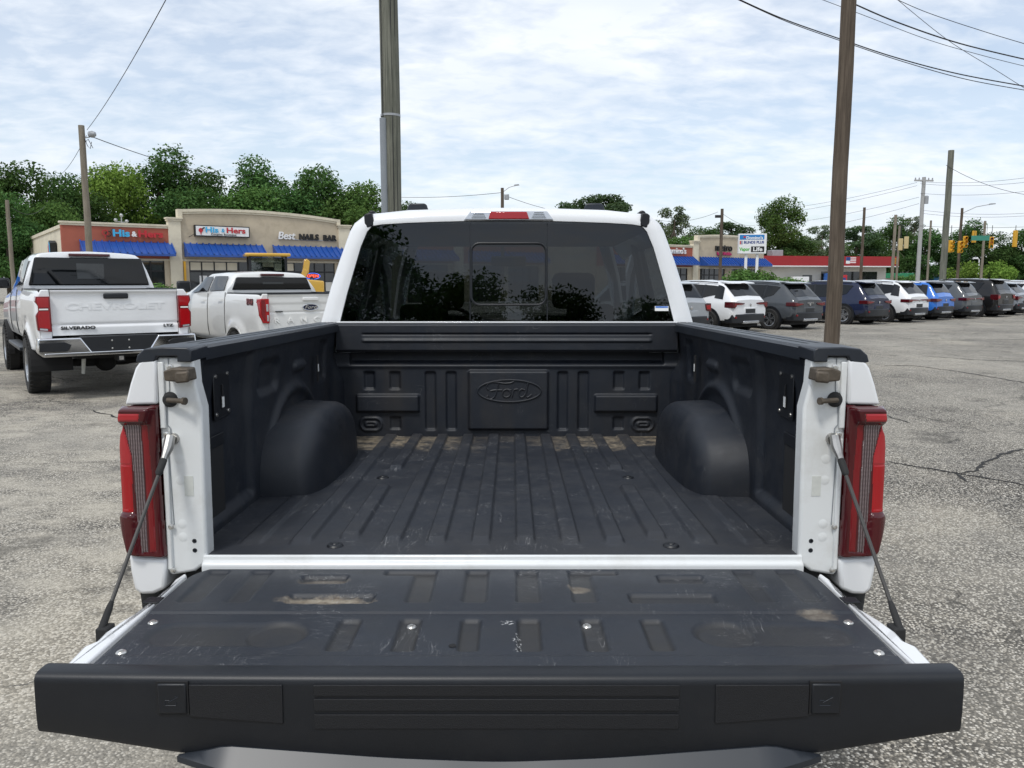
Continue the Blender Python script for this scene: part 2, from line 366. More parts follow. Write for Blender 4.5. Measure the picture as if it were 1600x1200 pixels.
# ------------------------------------------------------------------ ground
def ground_material():
    s = NT('asphalt'); tc = s.obj()
    vo = s.n('ShaderNodeTexVoronoi'); vo.inputs['Scale'].default_value = 92; vo.inputs['Randomness'].default_value = 1
    ds = s.n('ShaderNodeMix', data_type='VECTOR'); 
    s.l(tc, vo.inputs['Vector'])
    bw = s.n('ShaderNodeRGBToBW'); s.l(vo.outputs['Color'], bw.inputs[0])
    stone = s.ramp(bw.outputs[0], [(.26, (.034, .031, .028)), (.42, (.145, .132, .112)), (.53, (.34, .305, .25)), (.63, (.55, .50, .415)), (.78, (.78, .73, .64))])
    gap = s.ramp(vo.outputs['Distance'], [(.38, 0.), (.66, .85)])
    col = s.mix(gap, stone, (.045, .042, .038))
    v2 = s.n('ShaderNodeTexVoronoi'); v2.inputs['Scale'].default_value = 210; s.l(tc, v2.inputs['Vector']); b2 = s.n('ShaderNodeRGBToBW'); s.l(v2.outputs['Color'], b2.inputs[0])
    sandc = s.ramp(b2.outputs[0], [(.2, (.25, .225, .18)), (.7, (.57, .52, .43))])
    sp = s.sep(tc)
    left = s.ramp(s.math('MULTIPLY_ADD', sp[0], -.05, .5, clamp=True), [(.40, 0.), (.62, 1.)])
    n_big = s.noise(.55, 7, .62, vec=tc); n_mid = s.noise(2.3, 7, .65, vec=s.mapping(scale=(1, 1.7, 1), rot=(0, 0, .5)))
    # sandy film that fills the gaps in patches (more of it on the left-hand part of the lot)
    film = s.math('MULTIPLY', s.ramp(s.math('ADD', s.math('MULTIPLY', n_mid, .7), s.math('MULTIPLY', n_big, .5)), [(.52, 0.), (.72, .85)]), s.math('MULTIPLY_ADD', left, .75, .25))
    col = s.mix(film, col, sandc)
    # darker bare patches
    dk = s.ramp(s.math('ADD', s.math('MULTIPLY', s.noise(.85, 6, .6, vec=s.mapping(loc=(3.1, 7.7, 0))), .75), s.math('MULTIPLY', s.noise(5, 5, .7, vec=tc), .25)), [(.49, 0.), (.62, .78)])
    col = s.mix(dk, col, s.mix(.35, (.075, .072, .068), stone))
    lt = s.ramp(s.noise(.30, 5, .6, vec=s.mapping(loc=(9, 2, 0))), [(.40, 0.), (.68, .45)])
    col = s.mix(lt, col, (.49, .455, .385))
    # oil drips and tan repairs
    oil = s.ramp(s.math('ADD', s.math('MULTIPLY', s.noise(1.15, 3, .5, vec=s.mapping(loc=(13.3, 4.2, 0))), .8), s.math('MULTIPLY', s.noise(9, 4, .6, vec=tc), .2)), [(.60, 0.), (.68, .55)])
    col = s.mix(oil, col, (.060, .055, .048))
    tan = s.ramp(s.math('ADD', s.math('MULTIPLY', s.noise(.62, 4, .55, vec=s.mapping(loc=(21, 8, 0), scale=(1, .7, 1))), .85), s.math('MULTIPLY', s.noise(14, 4, .6, vec=tc), .15)), [(.54, 0.), (.68, .62)])
    col = s.mix(tan, col, s.mix(.45, (.48, .43, .34), stone))
    # fine crazing
    ve = s.n('ShaderNodeTexVoronoi', feature='DISTANCE_TO_EDGE'); ve.inputs['Scale'].default_value = .33
    wob = s.n('ShaderNodeTexNoise'); wob.inputs['Scale'].default_value = 1.6; wob.inputs['Detail'].default_value = 6; s.l(tc, wob.inputs['Vector'])
    ad = s.n('ShaderNodeVectorMath', operation='MULTIPLY_ADD'); s.l(wob.outputs[1], ad.inputs[0]); ad.inputs[1].default_value = (1.3, 1.3, 0); s.l(tc, ad.inputs[2]); s.l(ad.outputs[0], ve.inputs['Vector'])
    crk = s.math('MULTIPLY', s.ramp(ve.outputs['Distance'], [(.0, 1.), (.012, 0.)]), s.ramp(s.noise(.7, 3, .5, vec=s.mapping(loc=(1, 5, 0))), [(.45, 0.), (.58, .75)]))
    col = s.mix(crk, col, (.035, .033, .030))
    s.set(col=col, rough=.88, spec=.28)
    hgt = s.math('SUBTRACT', s.math('MULTIPLY', s.math('SUBTRACT', .7, vo.outputs['Distance']), s.math('SUBTRACT', 1.0, s.math('MULTIPLY', film, .8))), s.math('MULTIPLY', crk, 1.5))
    hgt = s.math('ADD', hgt, s.math('MULTIPLY', n_mid, 1.5))
    s.bump(hgt, .55, .012)
ground_material()
def build_ground():
    g = MB().add([(-700, -500, 0), (700, -500, 0), (700, 900, 0), (-700, 900, 0)], [(0, 1, 2, 3)]).build('ground', 'asphalt', smooth=0)
    tag(g, 'pale worn asphalt parking lot with exposed gravel and cracks', 'ground', kind='structure'); return g
GROUND = build_ground()
# ------------------------------------------------------------------ surroundings
def unproj(px, py, Y=None, Z=None):
    """point of the photograph (1600 x 1200) at a real distance Y in front of the camera, or on the level Z"""
    P = math.atan(160 / 1250.); a = (px - 800) / 1250.; b = (py - 600) / 1250.
    dy = math.cos(P) - b * math.sin(P); dz = -math.sin(P) - b * math.cos(P)
    t = Y / dy if Y is not None else (Z - 1.64) / dz
    return Vector((.024 + a * t, dy * t, 1.64 + dz * t))
def back_materials():
    mat('stucco_tan', (.50, .425, .315), .85, var=.14, vscale=.8, bump=.25, bscale=25, dirt=.38, dirtcol=(.26, .21, .15))
    mat('stucco_cream', (.66, .60, .47), .85, var=.10, vscale=.8, bump=.2, bscale=25, dirt=.40, dirtcol=(.36, .31, .24))
    mat('stucco_red', (.36, .105, .068), .85, var=.12, vscale=.8, bump=.25, bscale=25)
    mat('awning_blue', (.010, .068, .31), .42, var=.10, vscale=2, coat=.25)
    mat('sign_blue', (.05, .42, .72), .4); mat('sign_red', (.50, .02, .03), .4); mat('sign_white', (.78, .78, .78), .4); mat('sign_black', (.012, .012, .012), .5); mat('sign_green', (.08, .42, .05), .4); mat('sign_navy', (.02, .05, .22), .4); mat('sign_magenta', (.45, .02, .12), .4); mat('sign_domino', (.02, .20, .50), .4)
    mat('store_red', (.33, .016, .020), .5, var=.08, vscale=.5); mat('store_white', (.62, .60, .55), .7, var=.06, vscale=.5); mat('store_green', (.02, .20, .09), .5)
    mat('brick_brown', (.20, .085, .055), .85, var=.2, vscale=4); mat('roof_grey', (.18, .17, .16), .9, var=.1)
    mat('mullion', (.02, .02, .022), .4, metal=.4); mat('kerb_concrete', (.42, .40, .36), .85, var=.12, vscale=2, bump=.2, bscale=40)
    mat('pole_concrete', (.36, .36, .35), .75, var=.08, vscale=2); mat('conduit_grey', (.23, .25, .27), .45, var=.08)
    mat('wire_black', (.012, .012, .013), .6); mat('traffic_yellow', (.62, .33, .02), .5); mat('traffic_tan', (.50, .40, .20), .6); mat('galvanised', (.36, .37, .38), .5, metal=.5, var=.1); mat('street_green', (.04, .22, .16), .5)
    for nm, a, b, g in (('pole_wood_brown', (.070, .054, .041), (.150, .120, .092), (.042, .034, .028)), ('pole_wood_green', (.10, .105, .085), (.22, .22, .18), (.062, .064, .052)), ('pole_wood_pale', (.17, .145, .11), (.28, .25, .20), (.11, .09, .07))):
        s = NT(nm); m = s.mapping(scale=(14, 14, .55)); n = s.noise(1.6, 8, .72, vec=m)
        c = s.ramp(n, [(.32, a), (.62, b)]); st = s.ramp(s.noise(2.4, 4, .6, vec=s.mapping(scale=(24, 24, .35))), [(.60, 0.), (.68, .9)])
        c = s.mix(st, c, g); c = s.mix(s.ramp(s.noise(.9, 5, .6, vec=s.mapping(scale=(2, 2, .8))), [(.45, 0.), (.7, .45)]), c, g)
        s.set(col=c, rough=.9, spec=.2); s.bump(n, .7, .02)
    for nm, c1, c2 in (('leaf_dark', (.022, .048, .017), (.065, .115, .038)), ('leaf_mid', (.036, .074, .022), (.095, .155, .046)), ('leaf_light', (.075, .14, .026), (.17, .26, .055)), ('leaf_pine', (.026, .048, .026), (.068, .100, .052)), ('leaf_grey', (.058, .078, .046), (.12, .145, .085))):
        s = NT(nm); s.t.nodes.remove(s.p); oi = s.n('ShaderNodeObjectInfo'); geo = s.n('ShaderNodeNewGeometry')
        f = s.math('ADD', s.math('MULTIPLY', s.noise(.55, 3, .6), .55), s.math('MULTIPLY', geo.outputs['Random Per Island'], .45))
        c = s.ramp(f, [(.25, tuple(q * 1.5 for q in c1)), (.66, tuple(q * 1.6 for q in c2))])
        hs = s.n('ShaderNodeHueSaturation'); s.l(c, hs.inputs['Color']); s.l(s.math('MULTIPLY_ADD', oi.outputs['Random'], .025, .492), hs.inputs['Hue']); s.l(s.math('MULTIPLY_ADD', oi.outputs['Random'], .5, .78), hs.inputs['Value']); c = hs.outputs[0]
        d = s.n('ShaderNodeBsdfDiffuse'); t = s.n('ShaderNodeBsdfTranslucent'); g = s.n('ShaderNodeBsdfGlossy'); g.inputs['Roughness'].default_value = .45
        s.l(c, d.inputs[0]); s.l(s.mix(.5, c, (.10, .16, .02)), t.inputs[0])
        m1 = s.n('ShaderNodeMixShader'); m1.inputs[0].default_value = .36; s.l(d.outputs[0], m1.inputs[1]); s.l(t.outputs[0], m1.inputs[2])
        m2 = s.n('ShaderNodeMixShader'); m2.inputs[0].default_value = .0; s.l(m1.outputs[0], m2.inputs[1]); s.l(g.outputs[0], m2.inputs[2]); s.l(m2.outputs[0], s.out.inputs[0])
    mat('bark', (.075, .058, .043), .9, var=.3, vscale=6, bump=.6, bscale=18, bdist=.02)
    mat('crack_tar', (.022, .021, .020), .9, var=.3, vscale=20)
    s = NT('neon_red'); s.set(col=(.4, .02, .02), em=(1, .10, .06), ems=1.6)
    s = NT('neon_blue'); s.set(col=(.02, .04, .3), em=(.12, .2, 1), ems=1.2)
back_materials()

def cracks():
    def ribbon(pts, w, seed):
        rnd = random.Random(seed); P = [unproj(a, b, Z=0) for a, b in pts]; Q = []
        for i in range(len(P) - 1):
            n = max(3, int((P[i + 1] - P[i]).length / .055))
            for k in range(n): Q.append(P[i].lerp(P[i + 1], k / n))
        Q.append(P[-1]); v = []; n = len(Q); off = 0
        for i, q in enumerate(Q):
            t = (Q[min(i + 1, n - 1)] - Q[max(i - 1, 0)]).normalized(); nn = Vector((-t.y, t.x, 0)); off = off * .8 + rnd.uniform(-.022, .022); tap = min(1, min(i, n - 1 - i) / 5 + .12)
            a = w * tap * rnd.uniform(.45, 1.3); c = q + nn * off
            v += [c + nn * a * .5, c - nn * a * .5]
        v = [(p.x, p.y, .004) for p in v]
        MB().add(v, [(2 * i, 2 * i + 1, 2 * i + 3, 2 * i + 2) for i in range(n - 1)]).build('crack', 'crack_tar', GROUND, smooth=0)
    L_ = [([(1360, 716), (1400, 725), (1450, 733), (1500, 742), (1560, 751), (1640, 766)], .030), ([(1495, 741), (1528, 735), (1540, 720), (1556, 712), (1610, 702)], .040), ([(1492, 738), (1500, 748), (1510, 754)], .060), ([(1384, 648), (1402, 655), (1424, 663)], .035),
          ([(1372, 572), (1420, 571), (1500, 581), (1620, 601)], .05), ([(1440, 556), (1520, 562), (1640, 566)], .05), ([(1400, 528), (1470, 532), (1620, 530)], .06), ([(140, 640), (165, 646), (190, 655)], .035), ([(0, 590), (60, 585), (130, 598)], .02), ([(0, 1075), (60, 1060), (120, 1045)], .012)]
    for i, (p, w) in enumerate(L_): ribbon(p, w, i)

def roundarc(u0, z0, u1, z1, peak, n=24):
    return [(u0 + (u1 - u0) * i / n, z0 + (z1 - z0) * i / n + peak * (1 - (2 * i / n - 1) ** 2)) for i in range(n + 1)]
def awning(root, u0, u1, zt=3.92, zb=3.12, d=1.0):
    A = MB(); 
    A.add([(u0, -.02, zt), (u1, -.02, zt), (u1, -d, zb + .12), (u0, -d, zb + .12), (u0, -d, zb), (u1, -d, zb), (u0, -.02, zb), (u1, -.02, zb)], [(0, 3, 2, 1), (3, 4, 5, 2), (0, 6, 4, 3), (1, 2, 5, 7), (6, 7, 5, 4)])
    o = A.build('awning', 'awning_blue', root, smooth=0)
    sm = MB().box(-.03, .03, 0, math.hypot(d, zt - zb - .12), 0, .085).mesh('seam', 'awning_blue', 0); n = max(3, int((u1 - u0) / .36)); ang = math.atan2(zt - zb - .12, d)
    for i in range(n + 1): piece('seam', sm, o, (u0 + .02 + (u1 - u0 - .04) * i / n, -d, zb + .12), (ang, 0, 0))
    return o
def storefront(root, u0, u1, panes, z1=2.92, door=None):
    n = panes; w = (u1 - u0) / n
    for i in range(n):
        a, b = u0 + i * w, u0 + (i + 1) * w
        MB().box(a + .03, b - .03, .10, .13, .12 if i != door else .05, 2.22).build('pane', 'glass_store', root); MB().box(a + .03, b - .03, .10, .13, 2.30, z1 - .05).build('pane', 'glass_store', root)
    fr = MB()
    for i in range(n + 1): fr.box(u0 + i * w - .035, u0 + i * w + .035, .06, .15, 0, z1)
    fr.box(u0, u1, .065, .145, 2.21, 2.31).box(u0, u1, .065, .145, 0, .11).box(u0, u1, .065, .145, z1 - .06, z1)
    fr.build('window_frame', 'mullion', root)
def shop_section(root, u0, u1, kind, wins, zt=None):
    """one bay of the strip: kind red (flat top) or arch (tan with curved parapet)"""
    if kind == 'red':
        zt = zt or 4.98
        MB().box(u0, u1, 0.0, .35, 2.92, zt - .22).build('wall', 'stucco_red', root); MB().box(u0 - (.08 if u0 < .1 else 0), u1, -.10, .36, zt - .10, zt).box(u0, u1, -.05, .355, zt - .22, zt - .10).build('cornice', 'stucco_cream', root, smooth=0)
    else:
        z0 = 5.90; arc = roundarc(u0, z0, u1, 5.74, .24)
        MB().prism([(u0, 2.92), (u1, 2.92)] + arc[::-1], 'y', 0, .35).build('wall', 'stucco_tan', root, smooth=0)
        for dz0, dz1, yy in ((-.14, .02, -.12), (-.26, -.14, -.06)):
            P = [(a, b + dz1) for a, b in arc] + [(a, b + dz0) for a, b in arc[::-1]]
            m = MB(); n = len(arc)
            for i in range(n - 1): m.prism([(arc[i][0], arc[i][1] + dz0), (arc[i + 1][0], arc[i + 1][1] + dz0), (arc[i + 1][0], arc[i + 1][1] + dz1), (arc[i][0], arc[i][1] + dz1)], 'y', yy, .36)
            m.build('cornice', 'stucco_cream', root, smooth=0)
        for q in (u0, u1): MB().box(q - .13, q + .13, -.125, .37, 5.42, z0 + .03 if q == u0 else 5.77).build('cornice_end', 'stucco_cream', root)
    piers = [u0] + [x for a, b, _ in wins for x in (a, b)] + [u1]
    for i in range(0, len(piers), 2):
        if piers[i + 1] - piers[i] > .02: MB().box(piers[i], piers[i + 1], .002, .35, 0, 2.92).build('pier', 'stucco_tan', root)
    for a, b, n in wins: storefront(root, a, b, n)
    MB().box(u0, u1, -.03, .005, 2.86, 2.98).build('band', 'stucco_cream', root)
def pilaster(root, u0, u1, z=5.42):
    MB().box(u0, u1, -.14, .36, 0, z - .20).build('pilaster', 'stucco_cream', root); MB().box(u0 - .06, u1 + .06, -.20, .36, z - .20, z - .08).box(u0 - .12, u1 + .12, -.26, .36, z - .08, z).build('pilaster_cap', 'stucco_cream', root)
FX = (math.pi / 2, 0, 0)
def his_hers(root, u, z, sc, box=False):
    y = -.14 if not box else -.20
    G = MB().lathe([(.14 * sc, -.03), (.19 * sc, -.03), (.19 * sc, .03), (.14 * sc, .03)], (u - 1.62 * sc, y, z - .04), 'y', 18, close=True); G.tube([(u - 1.50 * sc, y, z + .10), (u - 1.36 * sc, y, z + .26)], .03 * sc, 6); o = G.build('sign_symbol', 'sign_black', root)
    MB().lathe([(.14 * sc, -.03), (.19 * sc, -.03), (.19 * sc, .03), (.14 * sc, .03)], (u - 1.82 * sc, y - .01, z + .02), 'y', 18, close=True).tube([(u - 1.82 * sc, y - .01, z - .14 * sc), (u - 1.82 * sc, y - .01, z - .36 * sc)], .03 * sc, 6).build('sign_symbol', 'sign_red', root)
    text_obj('sign_letters', 'His', .62 * sc, 'sign_blue', root, (u - .86 * sc, y, z), FX, .04, .022 * sc, 1.30)
    text_obj('sign_letters', '&', .46 * sc, 'sign_white', root, (u - .06 * sc, y, z - .02), FX, .04, .02 * sc, 1.0)
    text_obj('sign_letters', 'Hers', .62 * sc, 'sign_red', root, (u + .98 * sc, y, z), FX, .04, .022 * sc, 1.30)
def build_shops():
    o = (-24.94, 45.0, 0); A = R(36)
    S = thing('shop_building', 'tan and red strip of shops with blue awnings on the left behind the pickups', 'building', o, A)
    shop_section(S, 0, 5.6, 'red', [(.9, 2.7, 2), (3.0, 5.3, 3)]); pilaster(S, 5.6, 6.3)
    shop_section(S, 6.3, 16.4, 'arch', [(6.7, 11.2, 6), (11.9, 16.1, 6)]); pilaster(S, 16.4, 17.2)
    shop_section(S, 17.2, 25.5, 'red', [(18, 21, 4), (21.6, 25, 4)]); pilaster(S, 25.5, 26.3); shop_section(S, 26.3, 34.0, 'red', [(27, 30, 4), (30.5, 33.5, 4)])
    awning(S, .87, 5.75); awning(S, 6.45, 11.2); awning(S, 11.88, 16.6); awning(S, 17.9, 21.5); awning(S, 22, 25.4); awning(S, 26.8, 30.2); awning(S, 30.5, 33.9)
    MB().box(.05, 34, .36, 20.9, 0, 4.60).build('side_wall', 'stucco_cream', S); MB().box(-.02, .4, .30, 21, 4.60, 4.80).build('side_coping', 'stucco_cream', S)
    MB().box(.02, .045, .5, 3.0, 3.1, 4.1).build('side_panel', 'stucco_cream', S)
    his_hers(S, 3.75, 4.38, .86)
    bx = MB().box(7.06, 10.36, -.30, -.02, 4.36, 5.03).build('sign_box', 'sign_black', S); MB().box(7.12, 10.30, -.305, -.29, 4.42, 4.97).build('sign_face', 'sign_white', bx)
    for r_ in (bx,):
        text_obj('sign_letters', 'His', .46, 'sign_blue', r_, (8.05, -.32, 4.75), FX, .012, .012, 1.3); text_obj('sign_letters', '&', .32, 'sign_blue', r_, (8.72, -.32, 4.74), FX, .012, .003); text_obj('sign_letters', 'Hers', .46, 'sign_red', r_, (9.50, -.32, 4.75), FX, .012, .012, 1.3)
        text_obj('sign_letters', 'Couples Boutique', .17, 'sign_black', r_, (8.75, -.32, 4.50), FX, .008, 0, 1.25)
        MB().lathe([(0, -.33), (.13, -.33), (.13, -.30)], (7.40, 0, 4.72), 'y', 16).tube([(7.40, -.32, 4.62), (7.40, -.32, 4.46)], .03, 6).build('sign_symbol', 'sign_red', r_); MB().tube([(7.46, -.33, 4.78), (7.62, -.33, 4.90)], .04, 6).build('sign_symbol', 'sign_black', r_)
    text_obj('sign_letters', 'Best', .66, 'sign_white', S, (12.75, -.10, 4.56), FX, .06, .012, .95, shear=.25); text_obj('sign_letters', 'NAILS', .52, 'sign_black', S, (14.30, -.10, 4.52), FX, .06, .018, .98); text_obj('sign_letters', 'BAR', .52, 'sign_black', S, (15.75, -.10, 4.50), FX, .06, .018, .98)
    MB().tube([(13.3, -.06, 4.34), (16.2, -.06, 4.34)], .03, 6).build('sign_raceway', 'galvanised', S)
    text_obj('open_sign', 'OPEN', .26, 'neon_red', S, (14.55, .06, 2.0), FX, .02, .004, 1.2); MB().tube([(14.55 + .52 * math.cos(a), .07, 2.0 + .20 * math.sin(a)) for a in np.linspace(0, 6.2832, 21)], .018, 5, cap=False).build('open_sign_ring', 'neon_blue', S)
    text_obj('window_lettering', 'Toys - Novelty - Lingerie', .18, 'sign_white', S, (4.1, .085, 2.62), FX, .002, .002, 1.0) if False else None
    MB().tube([(6.75, -.03, 4.30), (6.95, -.1, 4.42), (7.1, -.1, 4.52)], .015, 5).build('sign_cable', 'wire_black', S)
    MB().box(6.34, 6.46, -.22, -.145, 0, 2.85).build('yellow_downpipe', 'traffic_yellow', S)
    for u, z, w, hh, mt in ((1.3, 1.5, .5, .6, 'sign_white'), (3.4, 1.2, .45, .6, 'sign_red'), (7.3, 1.4, .45, .6, 'sign_white'), (9.2, 1.1, .6, .9, 'store_white'), (12.6, 1.3, .5, .7, 'sign_white'), (15.4, 1.0, .5, .6, 'store_white')):
        MB().box(u, u + w, .088, .096, z, z + hh).build('window_poster', mt, S)
    for u0_, u1_ in ((6.8, 8.2), (8.25, 9.6), (12.0, 13.3)): MB().box(u0_, u1_, .088, .097, 2.34, 2.80).build('window_blind', 'stucco_cream', S)
    # sign on the side wall
    sg = MB().prism([(2.2, 3.25), (3.1, 3.2), (3.15, 3.65), (2.6, 4.0), (2.15, 3.85)], 'x', -.35, -.02).build('side_sign', 'sign_black', S); MB().prism([(2.25, 3.35), (2.6, 3.3), (2.6, 3.9), (2.25, 3.75)], 'x', -.37, -.34).build('sign_face', 'sign_blue', sg); MB().prism([(2.65, 3.3), (3.0, 3.3), (3.0, 3.65), (2.65, 3.85)], 'x', -.37, -.34).build('sign_face', 'sign_red', sg)
    for k, (u, z) in enumerate(((3.85, 5.55), (4.5, 5.5), (4.2, 5.85))):
        MB().lathe([(0, -.14), (.11, -.06), (.10, .06), (0, .12)], (u, 6.0, z), 'y', 10).build('roof_flood_lamp', 'galvanised', S)
    MB().tube([(4.2, 6.0, 4.6), (4.2, 6.0, 5.8)], .04, 6).tube([(3.85, 6.0, 5.45), (4.5, 6.0, 5.42)], .03, 6).build('roof_lamp_post', 'galvanised', S)
    MB().box(-1, 36, -2.6, -.15, 0, .13).build('footpath', 'kerb_concrete', S, bevel=.02)
    # ---- right-hand strip, on the same line
    D = thing('shop_building', 'tan strip of shops with blue awnings right of the cab, behind the pylon sign', 'building', o, A)
    shop_section(D, 40, 51.6, 'red', [(41, 45, 5), (46, 51, 6)]); pilaster(D, 51.6, 52.3); shop_section(D, 52.3, 62.2, 'arch', [(52.7, 56.3, 5), (57.3, 61.8, 5)])
    awning(D, 41, 45.2); awning(D, 45.8, 51.6); awning(D, 52.6, 57.2); awning(D, 57.4, 62.3)
    MB().box(34.1, 62.2, .36, 18, 0, 4.60).build('side_wall', 'stucco_tan', D)
    text_obj('sign_letters', "Domino's", .72, 'sign_white', D, (49.2, -.10, 4.40), FX, .06, .015, 1.0)
    text_obj('sign_letters', 'metro', .98, 'sign_black', D, (55.9, -.10, 4.85), FX, .06, .012, 1.0); text_obj('sign_letters', 'by T-Mobile', .40, 'sign_magenta', D, (56.0, -.10, 4.28), FX, .06, .014, 1.05)
    MB().box(40, 63, -2.6, -.15, 0, .13).build('footpath', 'kerb_concrete', D, bevel=.02)
    # ---- red-roofed store
    p = unproj(1190, 436, Y=93); C = thing('convenience_store', 'long low white store with a wide red fascia, right of the strip of shops', 'building', (p.x, p.y, 0), R(12))
    MB().box(0, 16.2, 0, 9, 0, 3.45).build('wall', 'store_white', C); MB().box(-.6, 16.8, -1.4, 9.3, 3.45, 4.55).build('fascia', 'store_red', C); MB().box(-.6, 16.8, -1.42, 0, 3.34, 3.45).build('soffit_trim', 'sign_white', C)
    MB().box(7.6, 15, -.04, 0, .8, 2.8).build('shop_window', 'glass_store', C); MB().box(6.2, 7.4, -.06, 0, 0, .9).build('brick_base', 'brick_brown', C)
    MB().box(5.2, 6.4, -.08, 0, 1.3, 2.4).build('window', 'glass_store', C); MB().box(.6, 1.5, -.05, 0, 1.7, 2.3).build('wall_vent', 'galvanised', C)
    MB().box(1.8, 3.2, 1, 2.2, 4.55, 5.3).build('roof_unit', 'galvanised', C, bevel=.05)
    for a, mtn in ((9.0, 'paint_blue'),): pass
    MB().box(9.8, 11.1, -1.44, -1.42, 3.7, 4.45).build('flag_panel', 'sign_white', C)
    for k in range(4): MB().box(10.3, 11.1, -1.45, -1.44, 3.72 + .19 * k, 3.80 + .19 * k).build('flag_stripe', 'sign_red', C)
    MB().box(9.8, 10.35, -1.455, -1.44, 4.05, 4.45).build('flag_canton', 'sign_navy', C)
    text_obj('sign_letters', 'E', .8, 'traffic_yellow', C, (16.2, -1.44, 4.0), FX, .03, .02)
    V = thing('vending_machine', 'blue vending machine in front of the red-roofed store', 'vending machine', C.matrix_basis @ Vector((8.1, -1.0, 0)), R(12)); MB().box(-.55, .55, -.4, .4, 0, 2.6).build('cabinet', 'paint_blue', V, bevel=.03); MB().box(-.35, .3, -.42, -.4, 1.4, 2.3).build('display', 'sign_white', V)
    V = thing('vending_machine', 'red vending machine in front of the red-roofed store', 'vending machine', C.matrix_basis @ Vector((9.6, -1.0, 0)), R(12)); MB().box(-.5, .5, -.4, .4, 0, 2.4).build('cabinet', 'sign_red', V, bevel=.03); MB().box(-.3, .3, -.42, -.4, 1.2, 2.1).build('display', 'sign_navy', V)
    I = thing('ice_chest', 'white ice chest against the wall of the red-roofed store', 'ice chest', C.matrix_basis @ Vector((4.2, -.9, 0)), R(12)); MB().box(-1.0, 1.0, -.5, .5, .1, 2.2).build('cabinet', 'sign_white', I, bevel=.03); MB().box(-.9, -.05, -.52, -.5, .3, 1.5).box(.05, .9, -.52, -.5, .3, 1.5).build('chest_door', 'galvanised', I)
    text_obj('lettering', 'ICE', .45, 'galvanised', I, (0, -.51, 1.82), FX, .01, .02, 1.5) if False else None
    # ---- far buildings on the right
    p = unproj(1345, 434, Y=130); C = thing('shop_building', 'low white building with green stripe beyond the red-roofed store', 'building', (p.x, p.y, 0), R(4)); MB().box(0, 8.3, 0, 8, 0, 2.9).build('wall', 'store_white', C); MB().box(-.2, 8.5, -.6, 8, 2.2, 3.0).build('fascia', 'store_green', C)
    for k in range(6): MB().box(.6 + 1.25 * k, 1.4 + 1.25 * k, -.03, 0, .7, 1.9).build('window', 'glass_store', C)
    MB().prism([(-1, 3.0), (4.8, 3.0), (4.4, 4.3), (.0, 4.1)], 'y', 2, 7).build('roof', 'store_white', C)
    p = unproj(1458, 434, Y=140); C = thing('shop_building', 'white and blue low building at the far right beyond the crossing', 'building', (p.x, p.y, 0), R(2)); MB().box(0, 22, 0, 9, 0, 2.6).build('wall', 'sign_domino', C); MB().prism([(-.5, 2.6), (22, 2.6), (22, 4.9), (.8, 4.3)], 'y', -.6, 9).build('fascia', 'sign_white', C)
    MB().box(3, 9, -.03, 0, .6, 2.2).box(12, 18, -.03, 0, .6, 2.2).build('window', 'glass_store', C); MB().prism([(14.8, 3.2), (15.6, 3.0), (16.3, 3.6), (16.0, 4.5), (15.0, 4.3)], 'y', -.66, -.6).build('red_logo', 'sign_red', C)
    # ---- pylon sign
    p = unproj(1172, 436, Y=70); Q = thing('pylon_sign', 'white roadside sign on two pale posts listing the shops', 'sign', (p.x, p.y, 0), R(-8))
    for x in (-.42, .52): MB().box(x - .11, x + .11, -.11, .11, 0, 4.1).build('post', 'sign_white', Q)
    MB().box(-1.12, 1.22, -.30, .30, 4.02, 5.72).build('cabinet', 'sign_white', Q, bevel=.03)
    MB().box(-1.04, 1.02, -.315, -.30, 5.22, 5.62).build('sign_panel', 'sign_domino', Q); text_obj('sign_letters', "Domino's", .34, 'sign_white', Q, (.20, -.32, 5.36), FX, .006, .012, 1.05)
    MB().box(-.72, -.55, -.325, -.315, 5.36, 5.52).build('sign_symbol', 'sign_red', Q)
    text_obj('sign_letters', 'BLINDS PLUS', .30, 'sign_navy', Q, (.16, -.305, 4.98), FX, .006, .012, .98); MB().box(-1.02, -.92, -.312, -.30, 4.82, 5.12).build('sign_symbol', 'sign_red', Q); MB().box(-.88, -.80, -.312, -.30, 4.82, 5.12).build('sign_symbol', 'sign_navy', Q)
    text_obj('sign_letters', 'Vapor', .40, 'sign_green', Q, (-.60, -.305, 4.40), FX, .006, .014, .85); MB().box(-.06, 1.04, -.315, -.30, 4.16, 4.64).build('sign_panel', 'sign_black', Q); text_obj('sign_letters', 'Life', .48, 'sign_white', Q, (.49, -.32, 4.39), FX, .006, .014, 1.15)

